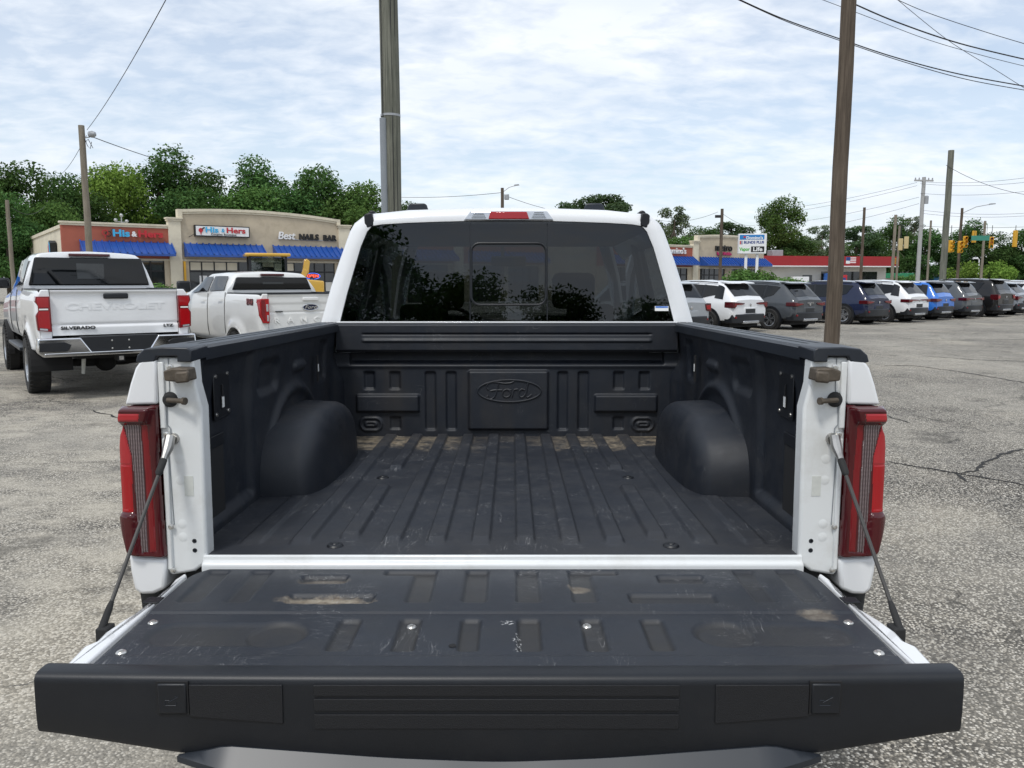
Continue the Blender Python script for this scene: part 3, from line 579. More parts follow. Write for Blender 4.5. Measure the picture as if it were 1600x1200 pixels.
# ------------------------------------------------------------------ poles, wires, signals
def pole(name, label, p, h, d, mt, n=12, group='utility poles'):
    T = thing(name, label, 'utility pole', (p.x, p.y, 0), random.uniform(0, 6), group)
    k = 14; MB().tube([(math.sin(i * 1.3 + d * 40) * .006, math.cos(i * 1.7) * .006, h * i / k) for i in range(k + 1)], [d / 2 * (1.06 - .18 * i / k) for i in range(k + 1)], n).build('shaft', mt, T, smooth=60); return T
def wire(label, pts, r, sag=0, n=24, name='power_line'):
    P = [Vector(p) for p in pts]; Q = []
    if len(P) == 2:
        for i in range(n + 1):
            t = i / n; q = P[0].lerp(P[1], t); q.z -= sag * 4 * t * (1 - t); Q.append(q)
    else: Q = P
    o = MB().tube(Q, r, 6).build(name, 'wire_black', smooth=60); return tag(o, label, 'wire', 'overhead wires')
def build_poles():
    T = pole('utility_pole', 'thick greenish utility pole with grey conduit, rising behind the truck cab', unproj(613, 330, Y=15.0), 13.5, .345, 'pole_wood_green', 20)
    T.rotation_euler.z = 0
    MB().tube([(-.115, -.150, 0), (-.115, -.150, 4.55)], .062, 12).build('conduit', 'conduit_grey', T); MB().tube([(-.118, -.140, 4.5), (-.13, -.125, 13.4)], .007, 6).tube([(.06, -.165, 0), (.05, -.15, 13.4)], .008, 6).tube([(.12, -.12, 0), (.115, -.105, 13.4)], .008, 6).build('riser_cable', 'wire_black', T)
    for z in (2.2, 4.62, 7.6): MB().lathe([(.176, -.02), (.180, -.02), (.180, .02), (.176, .02)], (0, 0, z), 'z', 24, close=True).build('strap', 'galvanised', T)
    pole('utility_pole', 'tall brown wooden utility pole right of the truck, in front of the parked cars', unproj(1300, 525, Y=17.0), 14, .30, 'pole_wood_brown', 20)
    T = pole('light_pole', 'weathered wooden pole with a flood lamp in front of the red shop front', unproj(140, 395, Y=31), 7.45, .25, 'pole_wood_pale', 14); T.rotation_euler.z = 0
    Lm = MB().tube([(.1, 0, 7.0), (.32, -.05, 7.02)], .02, 6).build('lamp_arm', 'galvanised', T); MB().lathe([(0, -.16), (.10, -.12), (.13, 0), (.08, .12), (0, .15)], (.42, -.06, 7.12), 'x', 12).build('lamp_head', 'galvanised', Lm); MB().tube([(.12, -.02, 6.95), (.2, -.02, 6.7), (.3, -.02, 6.6), (.36, -.02, 6.85)], .012, 5).tube([(.14, -.02, 6.85), (.24, -.02, 6.95), (.40, -.02, 6.62)], .012, 5).build('loose_cable', 'wire_black', Lm)
    pole('utility_pole', 'short grey wooden pole at the far left edge in front of the trees', unproj(20, 430, Y=40), 5.6, .20, 'pole_wood_pale')
    T = pole('street_lamp_pole', 'far pole with a curved lamp arm seen above the cab roof', unproj(785, 400, Y=60), 8.45, .26, 'pole_wood_brown'); T.rotation_euler.z = 0
    MB().tube([(.1, 0, 8.2), (.5, 0, 8.5), (.95, 0, 8.62)], .03, 6).build('lamp_arm', 'galvanised', T); MB().box(.15, .5, -.12, .12, 7.6, 8.0).build('transformer', 'galvanised', T, bevel=.05); MB().prism([(.85, 8.58), (1.25, 8.64), (1.2, 8.72), (.88, 8.68)], 'y', -.1, .1).build('lamp_head', 'galvanised', T)
    T = pole('utility_pole', 'wooden pole in front of the black lettered tan shop, left of the pylon sign', unproj(1125, 430, Y=60), 6.95, .25, 'pole_wood_brown'); T.rotation_euler.z = 0; MB().box(-.5, .1, -.06, .06, 6.3, 6.5).build('bracket', 'wire_black', T)
    pole('utility_pole', 'wooden pole right of the red fascia store, left of the paired pale poles', unproj(1345, 430, Y=75), 8.4, .27, 'pole_wood_brown'); pole('utility_pole', 'left one of two pale poles standing close together behind the parked cars', unproj(1394, 430, Y=88), 8.8, .34, 'pole_wood_pale'); pole('utility_pole', 'right one of two pale poles standing close together behind the parked cars', unproj(1401, 430, Y=92), 7.9, .26, 'pole_wood_pale')
    T = pole('utility_pole', 'tall pale concrete pole with a crossarm at the top', unproj(1434, 432, Y=80), 11.75, .40, 'pole_concrete', 16); T.rotation_euler.z = R(8)
    MB().box(-1.0, 1.0, -.06, .06, 11.35, 11.5).build('crossarm', 'pole_concrete', T)
    for x in (-.9, -.5, .5, .9): MB().lathe([(.02, 0), (.07, .05), (.05, .10), (.07, .15), (.02, .22)], (x, 0, 11.5), 'z', 8).build('insulator', 'galvanised', T)
    MB().lathe([(0, 0), (.2, 0), (.2, .7), (.12, .78), (0, .78)], (.32, -.1, 9.2), 'z', 12).build('transformer', 'galvanised', T)
    pole('utility_pole', 'thin pale pole between the concrete pole and the thick green pole', unproj(1449, 432, Y=80), 7.6, .22, 'pole_wood_pale'); pole('utility_pole', 'thick greenish treated pole rising above the signals on the right', unproj(1473, 432, Y=44), 8.6, .34, 'pole_wood_green', 16)
    T = pole('street_lamp_pole', 'pole with a long street lamp arm right of the green pole', unproj(1496, 432, Y=70), 7.9, .24, 'pole_wood_brown'); T.rotation_euler.z = 0
    MB().tube([(.1, 0, 7.5), (1.2, 0, 8.0), (2.4, 0, 8.22)], .035, 6).build('lamp_arm', 'galvanised', T); MB().prism([(2.3, 8.16), (2.8, 8.22), (2.75, 8.3), (2.35, 8.28)], 'y', -.12, .12).build('lamp_head', 'galvanised', T)
    pole('utility_pole', 'leaning grey pole among the right-hand signals', unproj(1533, 432, Y=78), 7.4, .25, 'pole_wood_pale')
    # hanging signals
    D = 66
    span = []
    for (px, py, kind, lab) in ((1407, 382, 0, 'tan-backed signal head, left one of the pair left of the concrete pole'), (1416, 379, 0, 'tan-backed signal head, right one of the pair left of the concrete pole'), (1478, 366, 0, 'pale signal head touching the thick green pole'), (1485, 385, 1, 'low yellow signal head just right of the thick green pole'), (1500, 386, 1, 'low yellow signal head in front of the street lamp pole'), (1508, 378, 1, 'yellow signal head right of the street lamp pole'), (1522, 370, 0, 'high yellow signal head left of the green street name sign'), (1549, 379, 1, 'yellow signal head right of the green street name sign'), (1586, 373, 0, 'long yellow signal head at the right edge')):
        p = unproj(px, py, Y=D + (px % 5)); hh = .98 if px != 1586 else 1.35
        T = thing('traffic_signal', lab, 'traffic light', p, R(random.uniform(-25, 25)), 'hanging traffic signals')
        MB().box(-.17, .17, -.10, .10, -hh / 2, hh / 2).build('housing', 'traffic_yellow' if px > 1470 else 'traffic_tan', T, bevel=.03)
        n = 3 if hh < 1.2 else 4
        for i in range(n):
            z = hh / 2 - hh / n * (i + .5); s = -1 if kind else 1
            v = MB().lathe([(.115, .0), (.125, .0), (.125, -.18), (.115, -.18)], (0, -.10, z), 'y', 12, close=True); v.build('visor', 'traffic_yellow', T) if kind else None
            MB().lathe([(0, -.03), (.10, -.015), (.11, 0)], (0, -.10, z), 'y', 12).build('signal_lens', ('lens_bar', 'lens_amber', 'store_green', 'store_green')[i], T) if kind else None
        top = unproj(px, 352, Y=p.y).z - p.z
        MB().tube([(0, 0, hh / 2), (0, 0, top)], .025, 6).build('hanger', 'wire_black', T)
    wire('signal span wire crossing the right-hand part of the picture', [unproj(1396, 350, Y=68), unproj(1650, 352, Y=66)], .014, .25, name='span_wire'); 
    T = thing('street_name_sign', 'green street name sign hanging between the signals', 'sign', unproj(1532, 372, Y=67), 0); MB().box(-.75, .75, -.02, .02, -.2, .2).build('plate', 'street_green', T); MB().tube([(-.5, 0, .2), (-.5, 0, 1.1)], .015, 5).tube([(.5, 0, .2), (.5, 0, 1.1)], .015, 5).build('hanger', 'wire_black', T)
    # street lamp beside the blue building
    T = thing('street_lamp', 'short white lamp post in front of the white and blue building', 'street lamp', unproj(1528, 434, Y=100) * Vector((1, 1, 0)) if False else (unproj(1528, 434, Y=100).x, 100, 0), 0); MB().tube([(0, 0, 0), (0, 0, 4.3), (-.2, 0, 4.5), (-.5, 0, 4.5)], .07, 8).build('post', 'sign_white', T); MB().box(-.75, -.3, -.15, .15, 4.42, 4.58).build('lamp_head', 'sign_white', T)
    # wires
    def curve(pts, Ys):
        P = [unproj(a, b, Y=y) for (a, b), y in zip(pts, Ys)]; Q = []
        for i in range(len(P) - 1):
            p0, p1, p2, p3 = P[max(i - 1, 0)], P[i], P[i + 1], P[min(i + 2, len(P) - 1)]
            for k in range(8):
                u = k / 8; Q.append(.5 * (2 * p1 + (p2 - p0) * u + (2 * p0 - 5 * p1 + 4 * p2 - p3) * u * u + (3 * p1 - p0 - 3 * p2 + p3) * u ** 3))
        return Q + [P[-1]]
    wire('upper of the thick paired cables swinging across behind the brown pole', curve([(1140, -8), (1220, 28), (1310, 60), (1400, 90), (1500, 116), (1620, 138)], [20, 20, 20, 20, 20, 20]), .013)
    wire('lower of the paired cables swinging across behind the brown pole', curve([(1150, -2), (1230, 34), (1320, 66), (1410, 96), (1510, 124), (1620, 144)], [20.2] * 6), .009)
    wire('thick cable running from the brown pole to the right edge', curve([(1330, 4), (1400, 34), (1500, 68), (1620, 97)], [17.2, 18, 19, 20]), .014)
    wire('thin cable passing left of and behind the brown pole', curve([(1270, -6), (1350, 24), (1450, 62), (1540, 88), (1620, 108)], [22] * 5), .007)
    wire('topmost thin cable in the upper right corner', curve([(1390, -6), (1450, 20), (1540, 50), (1620, 74)], [24] * 4), .009)
    wire('thin cable crossing the others diagonally in the upper right corner', curve([(1398, -4), (1480, 62), (1560, 112), (1620, 150)], [23] * 4), .007)
    wire('cable from the flood lamp pole up to the left top edge of the picture', [unproj(136, 203, Y=31), unproj(275, -30, Y=16)], .010, .15)
    wire('cable from the flood lamp pole down to the left trees', [unproj(135, 212, Y=31), unproj(95, 272, Y=60)], .012, .2); wire('cable from the flood lamp pole across to the trees', [unproj(142, 213, Y=31), unproj(392, 273, Y=74)], .016, .5)
    wire('cable from the far street lamp pole to the left above the cab', [unproj(783, 301, Y=60), unproj(560, 304, Y=74)], .018, .3); wire('cable from the far street lamp pole down to the right above the cab', [unproj(788, 305, Y=60), unproj(900, 332, Y=90)], .018, .3)
    wire('short cable by the far left pole', [unproj(18, 324, Y=40), unproj(70, 322, Y=48)], .012, .4)
    k = 0
    labs = ['top wire from the concrete pole to the left', 'second wire from the concrete pole to the left', 'third wire from the concrete pole to the left', 'lowest wire from the concrete pole to the left', 'wire from the concrete pole to the right edge at its crossarm', 'wire just below the crossarm wire at the right edge', 'long wire right of the green pole at mid height', 'double wire, upper strand, low over the signals', 'double wire, lower strand, low over the signals', 'guy wire from the green pole down to the right edge', 'wire from the shop pole towards the cab', 'wire from the shop pole into the broad tree']
    for a, b, ya, yb in (((1433, 285), (1190, 330), 80, 100), ((1433, 290), (1180, 338), 80, 100), ((1436, 308), (1200, 352), 80, 100), ((1436, 318), (1210, 366), 80, 100), ((1438, 284), (1640, 272), 80, 70), ((1438, 287), (1640, 280), 80, 70), ((1438, 302), (1640, 294), 80, 70), ((1438, 328), (1640, 330), 80, 75), ((1438, 333), (1640, 334), 80, 75), ((1478, 258), (1640, 308), 44, 40), ((1122, 331), (1030, 344), 60, 70), ((1128, 333), (1180, 352), 60, 90)):
        wire(labs[k], [unproj(*a, Y=ya), unproj(*b, Y=yb)], .014 if k < 9 else .012, .35); k += 1

# ------------------------------------------------------------------ trees
def leaf_mesh(name, lobes, n, size, mt, seed, flat=1.0, droop=0):
    rg = np.random.default_rng(seed); L_ = np.array(lobes, float)      # x y z rx ry rz
    vol = L_[:, 3] * L_[:, 4] * L_[:, 5]; idx = rg.choice(len(L_), n, p=vol ** .75 / (vol ** .75).sum())
    d = rg.normal(size=(n, 3)); d /= np.linalg.norm(d, axis=1)[:, None]; rad = rg.uniform(.30, 1.0, n) ** .42
    # small sub-clumps so that the outline breaks up
    cl = rg.normal(size=(260, 3)); cl /= np.linalg.norm(cl, axis=1)[:, None]; ci = rg.integers(0, 260, n)
    dd = d * .55 + cl[ci] * .75; dd /= np.linalg.norm(dd, axis=1)[:, None]; bump = 1 + .24 * np.sin(ci * 2.399 + idx)
    c = L_[idx, :3] + dd * L_[idx, 3:] * (rad * bump)[:, None]
    s = size * rg.uniform(.55, 1.35, n); a = rg.normal(size=(n, 3)); a[:, 2] *= .6; a /= np.linalg.norm(a, axis=1)[:, None]
    nn = dd * .6 + rg.normal(size=(n, 3)) * .7 + np.array([0, 0, .5]); nn /= np.linalg.norm(nn, axis=1)[:, None]; u = np.cross(nn, a); u /= np.linalg.norm(u, axis=1)[:, None] + 1e-9; v = np.cross(nn, u)
    u *= s[:, None]; v *= s[:, None] * .55
    P = np.stack([c - u, c - v * .9 + u * .1, c + u, c + v], 1).reshape(-1, 3)
    me = bpy.data.meshes.new(name); me.vertices.add(4 * n); me.vertices.foreach_set('co', P.astype(np.float32).ravel()); me.loops.add(4 * n); me.loops.foreach_set('vertex_index', np.arange(4 * n)); me.polygons.add(n); me.polygons.foreach_set('loop_start', np.arange(n) * 4); me.polygons.foreach_set('loop_total', np.full(n, 4)); me.materials.append(M[mt]); me.update(); me.validate(); return me
def trunk_mesh(name, h, r, lobes, seed):
    rnd = random.Random(seed); m = MB(); k = 7; P = [(rnd.uniform(-.15, .15) * i / 3, rnd.uniform(-.15, .15) * i / 3, h * i / k) for i in range(k + 1)]
    m.tube(P, [r * (1.15 - .8 * i / k) for i in range(k + 1)], 9)
    for lx, ly, lz, *_ in lobes[:12]:
        i = rnd.randint(2, 6); p = Vector(P[i]); q = Vector((lx, ly, lz)); mid = p.lerp(q, .5) + Vector((0, 0, -.25)); m.tube([p, mid, q], [r * .38, r * .24, r * .08], 6)
    return m.mesh(name, 'bark', 60)
PROTO = {}
def proto(kind):
    if kind in PROTO: return PROTO[kind]
    rnd = random.Random(hash(kind) % 1000 if False else sum(map(ord, kind)))
    def lob(n, R0, z0, z1, rr, rz, top=1.0):
        out = []
        for i in range(n):
            a = rnd.uniform(0, 6.28); t = i / max(1, n - 1); z = z0 + (z1 - z0) * t; w = R0 * (math.sin(math.pi * (.18 + .74 * t)) ** .8) * top; q = w * math.sqrt(rnd.uniform(.12, 1)); s = rnd.uniform(.7, 1.25)
            out.append((math.cos(a) * q, math.sin(a) * q, z + rnd.uniform(-.5, .5), rr * s, rr * s, rz * s))
        return out
    if kind.startswith('oak'):       # broad crown, unit height about 14 m
        lb = lob(26, 4.3, 3.0, 12.2, 1.75, 1.35); mt = {'oak_dark': 'leaf_dark', 'oak_mid': 'leaf_mid', 'oak_light': 'leaf_light'}[kind]; PROTO[kind] = (leaf_mesh('crown', lb, 17000, .185, mt, 3 + len(kind)), trunk_mesh('trunk', 10, .38, lb, 4))
    elif kind == 'tall_dark':        # taller, spiky outline
        lb = lob(30, 3.3, 2.5, 14.0, 1.35, 1.35); PROTO[kind] = (leaf_mesh('crown', lb, 17000, .17, 'leaf_dark', 11), trunk_mesh('trunk', 12.5, .34, lb, 5))
    elif kind == 'pine':             # bare trunk, flat plates of needles up high
        lb = lob(18, 2.9, 6.5, 13.2, 1.25, .75); PROTO[kind] = (leaf_mesh('crown', lb, 8500, .18, 'leaf_pine', 21), trunk_mesh('trunk', 12.5, .24, lb, 6))
    elif kind == 'round_pine':
        lb = lob(34, 4.3, 5.0, 13.4, 1.05, .70); PROTO[kind] = (leaf_mesh('crown', lb, 8500, .17, 'leaf_grey', 25), trunk_mesh('trunk', 12, .28, lb, 7))
    elif kind == 'shrub':
        lb = [(rnd.uniform(-.7, .7), rnd.uniform(-.5, .5), rnd.uniform(.3, 1.1), .45, .45, .40) for _ in range(9)]; PROTO[kind] = (leaf_mesh('crown', lb, 1800, .09, 'leaf_mid', 31), trunk_mesh('trunk', .8, .05, lb, 8))
    elif kind == 'shrub_light':
        lb = [(rnd.uniform(-2.2, 2.2), rnd.uniform(-1, 1), rnd.uniform(.8, 3.6), .9, .9, .7) for _ in range(16)]; PROTO[kind] = (leaf_mesh('crown', lb, 4200, .16, 'leaf_light', 32), trunk_mesh('trunk', 2.6, .09, lb, 9))
    return PROTO[kind]
def tree(kind, label, px, ytop, Y, rz, group, base_h=None, name='tree', wx=1.0, pos=None, H=None):
    cr, tr = proto(kind); zmax = max(v.co.z for v in cr.vertices)
    if pos is None: p = unproj(px, 436, Y=Y); H = unproj(px, ytop, Y=Y).z; p = (p.x, p.y, 0)
    else: p = pos
    s = H / zmax; T = thing(name, label, 'tree' if 'shrub' not in kind else 'shrub', p, rz, group); T.scale = (s * wx, s * wx, s)
    piece('crown', cr, T); piece('trunk', tr, T); return T
def build_trees():
    G = 'trees behind the shops'
    rows = [('oak_mid', 'leafy green tree filling the far left edge', -35, 250, 62, 1.0), ('oak_dark', 'dark broad tree left of the flood lamp pole, second from the left edge', 45, 252, 64, 1.05), ('oak_dark', 'dark tree directly left of the flood lamp pole', 105, 268, 70, .95), ('oak_light', 'bright light green tree just right of the flood lamp pole', 182, 246, 74, .95),
            ('tall_dark', 'tallest dark tree with a ragged top, right of the bright green tree', 258, 222, 80, 1.25), ('oak_dark', 'dark tree right of the tallest one above the boxed shop sign', 335, 262, 82, 1.05), ('tall_dark', 'tall dark tree with a feathery top above the arched shop front', 418, 238, 84, 1.25), ('oak_dark', 'dark tree above the nail salon letters', 490, 256, 86, 1.05), ('oak_mid', 'green tree directly left of the thick pole', 560, 276, 88, 1.1), ('oak_dark', 'low dark tree half hidden behind the thick pole and roof pod', 648, 314, 100, 1.0)]
    rows2 = [('oak_dark', 'shaded tree low behind the red shop, left part', 150, 300, 70, 1.2), ('oak_dark', 'shaded tree low behind the boxed shop sign', 300, 290, 76, 1.3), ('oak_mid', 'shaded tree low behind the arched shop front', 390, 285, 80, 1.3), ('oak_dark', 'shaded tree low behind the nail salon', 460, 290, 82, 1.3), ('oak_mid', 'shaded tree low behind the right end of the left shops', 535, 300, 84, 1.3), ('oak_dark', 'shaded tree low at the far left, behind the short grey pole', 15, 300, 58, 1.1), ('oak_mid', 'shaded tree low behind the flood lamp pole', 85, 310, 62, 1.1)]
    for i, (k, lab, px, yt, Y, wx) in enumerate(rows + rows2): tree(k, lab, px, yt, Y, i * 1.37, G, wx=wx)
    R2 = [('pine', 'small pine just visible above the middle of the cab roof', 890, 315, 140, 1.0), ('pine', 'pine right behind the right roof pod', 935, 303, 118, 1.5), ('pine', 'pine at the right of the roof pod', 962, 313, 122, 1.0), ('round_pine', 'rounded grey green pine beside the right edge of the cab', 1053, 320, 105, 1.05), ('oak_mid', 'light green bushy tree below the rounded pine', 1062, 366, 96, 1.6), ('oak_dark', 'dark tree between the rounded pine and the shop pole', 1098, 352, 115, 1.2), ('pine', 'pine above the tan shop with black letters', 1140, 346, 118, 1.5), ('oak_mid', 'broad bright tree behind the pylon sign', 1215, 302, 106, .92), ('oak_dark', 'lower dark tree right of the pylon sign', 1238, 368, 104, 1.7), ('round_pine', 'brownish pine left of the brown utility pole', 1282, 350, 120, 1.15), ('pine', 'pine right of the brown utility pole', 1335, 352, 135, 1.4), ('tall_dark', 'tall dark tree behind the paired pale poles', 1388, 335, 140, 1.3), ('round_pine', 'thin crowned pine left of the concrete pole', 1425, 336, 150, .9), ('oak_dark', 'dark tree behind the concrete pole', 1440, 356, 140, 1.3), ('tall_dark', 'dark tree right of the thick green pole', 1505, 340, 140, 1.4), ('oak_dark', 'dark tree behind the green street name sign', 1545, 362, 138, 1.4), ('oak_dark', 'dark tree behind the right edge signal', 1590, 356, 138, 1.3), ('oak_mid', 'green tree beyond the right edge of the photo', 1640, 352, 138, 1.3), ('oak_dark', 'low dark tree behind the green striped building', 1365, 372, 136, 1.5), ('oak_mid', 'low tree behind the white and blue building', 1480, 385, 142, 1.5), ('oak_dark', 'low tree above the white and blue building', 1570, 388, 142, 1.6), ('oak_dark', 'low dark tree just right of the brown utility pole', 1312, 380, 126, 1.4), ('oak_dark', 'low dark tree above the red fascia', 1262, 385, 122, 1.5)]
    for i, (k, lab, px, yt, Y, wx) in enumerate(R2): tree(k, lab, px, yt, Y, i * 2.1 + .5, 'trees on the right skyline', wx=wx)
    for i, (px, yt, Y, k, lab) in enumerate(((1500, 406, 90, 'shrub_light', 'pale flowering shrub in front of the white and blue building, left one'), (1562, 405, 92, 'shrub_light', 'pale flowering shrub in front of the white and blue building, right one'), (1172, 420, 66, 'shrub', 'dark bush at the foot of the pylon sign, left post'), (1188, 418, 67, 'shrub', 'dark bush at the foot of the pylon sign, right post'), (1236, 432, 60, 'shrub', 'small hedge bush in front of the red-roofed store'), (246, 441, 41, 'shrub', 'small round bush in front of the red shop window'), (1408, 428, 100, 'shrub', 'small bush behind the white parked car right of the navy one'))):
        tree(k, lab, px, yt, Y, i, 'bushes', name='shrub', wx=1.15 if k == 'shrub' else 1.0)
    # across the road behind the camera: reflected in the rear window of the cab
    for i, (x, y, h, k) in enumerate(((-30, -36, 15, 'oak_dark'), (-22, -38, 15, 'oak_mid'), (-14.5, -34, 13, 'oak_dark'), (-9, -38, 13, 'oak_dark'), (-3.5, -44, 11.5, 'oak_mid'), (3, -48, 11, 'oak_dark'), (10, -50, 10.5, 'oak_dark'), (17, -50, 10.8, 'oak_mid'), (24, -48, 11.5, 'oak_dark'), (33, -46, 12, 'oak_dark'))):
        tree(k, 'tree across the road behind the photographer, ' + ['far left', 'second from the left', 'third from the left', 'fourth from the left', 'fifth from the left', 'fifth from the right', 'fourth from the right', 'third from the right', 'second from the right', 'far right'][i] + ' in the window reflection', 0, 0, 0, i, 'trees behind the photographer', pos=(x, y, 0), H=h, wx=1.15)
    T = thing('light_pole', 'lot lamp post mirrored in the right part of the rear window', 'lamp post', (5.6, -15.5, 0), 0); MB().tube([(0, 0, 0), (0, 0, 5.6)], .12, 10).build('post', 'galvanised', T); MB().box(-.9, -.2, -.2, .2, 5.5, 5.75).box(.15, .9, -.2, .2, 5.6, 5.85).build('lamp_head', 'mullion', T, bevel=.03)
# ------------------------------------------------------------------ the open pickup truck in front of the camera
RAKE = R(0.9)
def build_main_truck():
    T = thing('pickup_truck', 'white pickup truck with lowered tailgate and empty black bed, nearest the camera', 'pickup truck', (0, 1.985, 0), 0, None, -RAKE)
    FL = .936
    # --- bed floor: one stamped sheet
    nx, ny = 520, 110
    x = np.linspace(-.83, .83, nx)[:, None] * np.ones((1, ny)); y = np.ones((nx, 1)) * np.linspace(0.0, 1.77, ny)[None, :]
    h = np.zeros_like(x)
    for c in (.061, .183, .305):
        for s in (-1, 1): h += .0135 * rbox(x, y, s * c - .030, s * c + .030, .105, 1.90, .015, .010)
    for s in (-1, 1):
        h += .0135 * rbox(x, y, s * .427 - .030, s * .427 + .030, .15, .74, .015, .010) + .0135 * rbox(x, y, s * .427 - .030, s * .427 + .030, 1.02, 1.90, .015, .010)
        h += .0115 * rbox(x, y, s * .551 - .034, s * .551 + .034, .105, 1.90, .012, .013)
        h += .006 * rbox(x, y, s * .685 - .034, s * .685 + .034, .10, .62, .012, .013)
    h += .0015 * np.sin(x * 9 + 1) * np.sin(y * 5)
    # seam line of the liner near the front
    h -= .003 * np.exp(-((y - 1.47 + .03 * np.abs(x)) / .006) ** 2)
    MB().grid(x, y, FL + h).build('bed_floor', 'floor_liner', T, smooth=60)
    for s in (-1, 1):
        for yy in (.88, .08):
            MB().lathe([(0, .0085), (.008, .0085), (.010, .006), (.019, .0052), (.0225, .0005)], (s * .452, yy, FL), 'z', 18).build('floor_bolt', 'plastic_black', T)
    # --- sill: painted lip behind the floor
    MB().prism([(.003, .9385), (-.0055, .9375), (-.008, .925), (-.0145, .922), (-.019, .916), (-.019, .86), (.003, .86)], 'x', -.775, .775).build('bed_sill', 'paint_jamb', T, bevel=.003)
    # --- front wall of the bed
    nx, nz = 420, 110
    x = np.linspace(-.83, .83, nx)[:, None] * np.ones((1, nz)); z = np.ones((nx, 1)) * np.linspace(.925, 1.335, nz)[None, :]
    h = np.zeros_like(x)
    for s in (-1, 1):
        X = x * s
        for a, b in ((.500, .559), (.621, .680)):
            h -= .012 * rbox(X, z, a, b, 1.157, 1.250, .012, .012)
        h -= .010 * rbox(X, z, .500, .560, .966, 1.035, .012, .012)
        h += .020 * rbox(X, z, .411, .716, 1.050, 1.141, .012, .012)
        for a, b in ((.332, .392), (.235, .293)): h -= .012 * rbox(X, z, a, b, .962, 1.250, .016, .012)
        h += .008 * rbox(X, z, .586, .706, .955, 1.035, .040, .010) - .008 * rbox(X, z, .598, .694, .966, 1.023, .03, .008) + .007 * rbox(X, z, .613, .68, .98, 1.010, .015, .007) - .006 * rbox(X, z, .625, .668, .988, 1.002, .008, .006)
    h += .019 * rbox(x, z, -.187, .201, .964, 1.257, .016, .014)
    h -= .035 * sstep(1.275, 1.30, z) * (np.abs(x) < .74)
    h += .006 * np.exp(-((z - 1.272) / .010) ** 2)
    MB().grid(x, 1.75 - h, z, flip=False).build('front_wall', 'bed_liner', T, smooth=60)
    em = MB()   # oval with script lettering pressed into the plate
    cx, cz, fy = .012, 1.157, 1.7290
    ell = [(cx + .149 * math.cos(a), fy, cz + .052 * math.sin(a)) for a in np.linspace(0, 2 * math.pi, 61)]
    em.tube(ell, .0044, 8, cap=False)
    def stroke(pts, r=.0038):
        P = np.array(pts, float); t = np.linspace(0, len(P) - 1, len(P) * 5)
        def cr(k, tt):
            i = int(min(max(math.floor(tt), 0), len(P) - 2)); u = tt - i
            p0, p1, p2, p3 = P[max(i - 1, 0)], P[i], P[i + 1], P[min(i + 2, len(P) - 1)]
            return .5 * (2 * p1 + (p2 - p0) * u + (2 * p0 - 5 * p1 + 4 * p2 - p3) * u * u + (3 * p1 - p0 - 3 * p2 + p3) * u ** 3)
        em.tube([(cx + q[0] * .27, fy, cz + q[1] * .20 - .002) for q in (cr(0, a) for a in t)], r, 6)
    stroke([(-.37, .04), (-.40, .10), (-.36, .19), (-.25, .22), (-.10, .19), (.02, .20), (.08, .24)])
    stroke([(-.19, .18), (-.22, .02), (-.26, -.12), (-.33, -.19), (-.40, -.15), (-.37, -.10)])
    stroke([(-.33, .01), (-.25, .03), (-.13, .03)])
    stroke([(-.05, .05), (-.11, 0), (-.11, -.10), (-.05, -.14), (.01, -.09), (.01, 0), (-.05, .05), (.03, .03)])
    stroke([(.06, .05), (.06, -.04), (.04, -.14)]); stroke([(.055, -.03), (.09, .04), (.14, .05), (.15, .02)])
    stroke([(.27, .03), (.21, .05), (.165, -.02), (.18, -.12), (.23, -.13), (.28, -.05), (.31, .10), (.33, .22), (.30, .05), (.29, -.10), (.32, -.14), (.39, -.07)])
    em.build('emblem', 'bed_liner', T)
    # --- header across the front wall
    nx, nz = 200, 60
    x = np.linspace(-.795, .795, nx)[:, None] * np.ones((1, nz)); z = np.ones((nx, 1)) * np.linspace(1.340, 1.474, nz)[None, :]
    g = (np.abs(x) < .672)
    h = -.007 * np.exp(-((z - 1.424) / .0045) ** 2) * g + .007 * sstep(1.385, 1.392, z) * (1 - sstep(1.392, 1.41, z)) * g
    h -= .012 * (1 - sstep(1.340, 1.352, z)) + .012 * sstep(1.464, 1.474, z)
    hd = MB().grid(x, 1.713 - h, z); hd.box(-.795, .795, 1.7255, 1.80, 1.342, 1.473)
    hd.build('bed_header', 'bed_liner', T, smooth=50)
    MB().box(-.80, .80, 1.748, 1.812, 1.4745, 1.4815).build('header_trim', 'paint_white', T, bevel=.002)
    # --- sides, built for x>0 and mirrored
    for s in (-1, 1):
        def fin(mb, *a, **k):
            if s < 0: mb.mirror()
            return mb.build(*a, **k)
        # inner wall
        ny, nz = 240, 110
        y = np.linspace(.045, 1.765, ny)[:, None] * np.ones((1, nz)); z = np.ones((ny, 1)) * np.linspace(.925, 1.462, nz)[None, :]
        w = .800 + .016 * (1 - sstep(1.30, 1.44, z)) + .0 * y
        w += .022 * rbox(y, z, .115, .56, .95, 1.445, .03, .035)             # shallow pocket behind the plate
        w -= .019 * np.exp(-((np.hypot((y - 1.03) / 1.10, z - .90) - .355) / .022) ** 2) * (z < 1.30)   # ridge over the wheel house
        w += .018 * rbox(y, z, .60, .86, 1.26, 1.40, .05, .035) + .018 * rbox(y, z, 1.42, 1.60, 1.22, 1.42, .04, .03)
        w -= .016 * rbox(y, z, 1.02, 1.20, 1.30, 1.36, .03, .025)
        w -= .06 * sstep(1.63, 1.765, y) * (1 - sstep(1.20, 1.33, z)) * .8
        w -= .010 * (1 - sstep(.05, .105, y))
        fin(MB().grid(w, y, z, flip=True), 'bed_side', 'bed_liner', T, smooth=60)
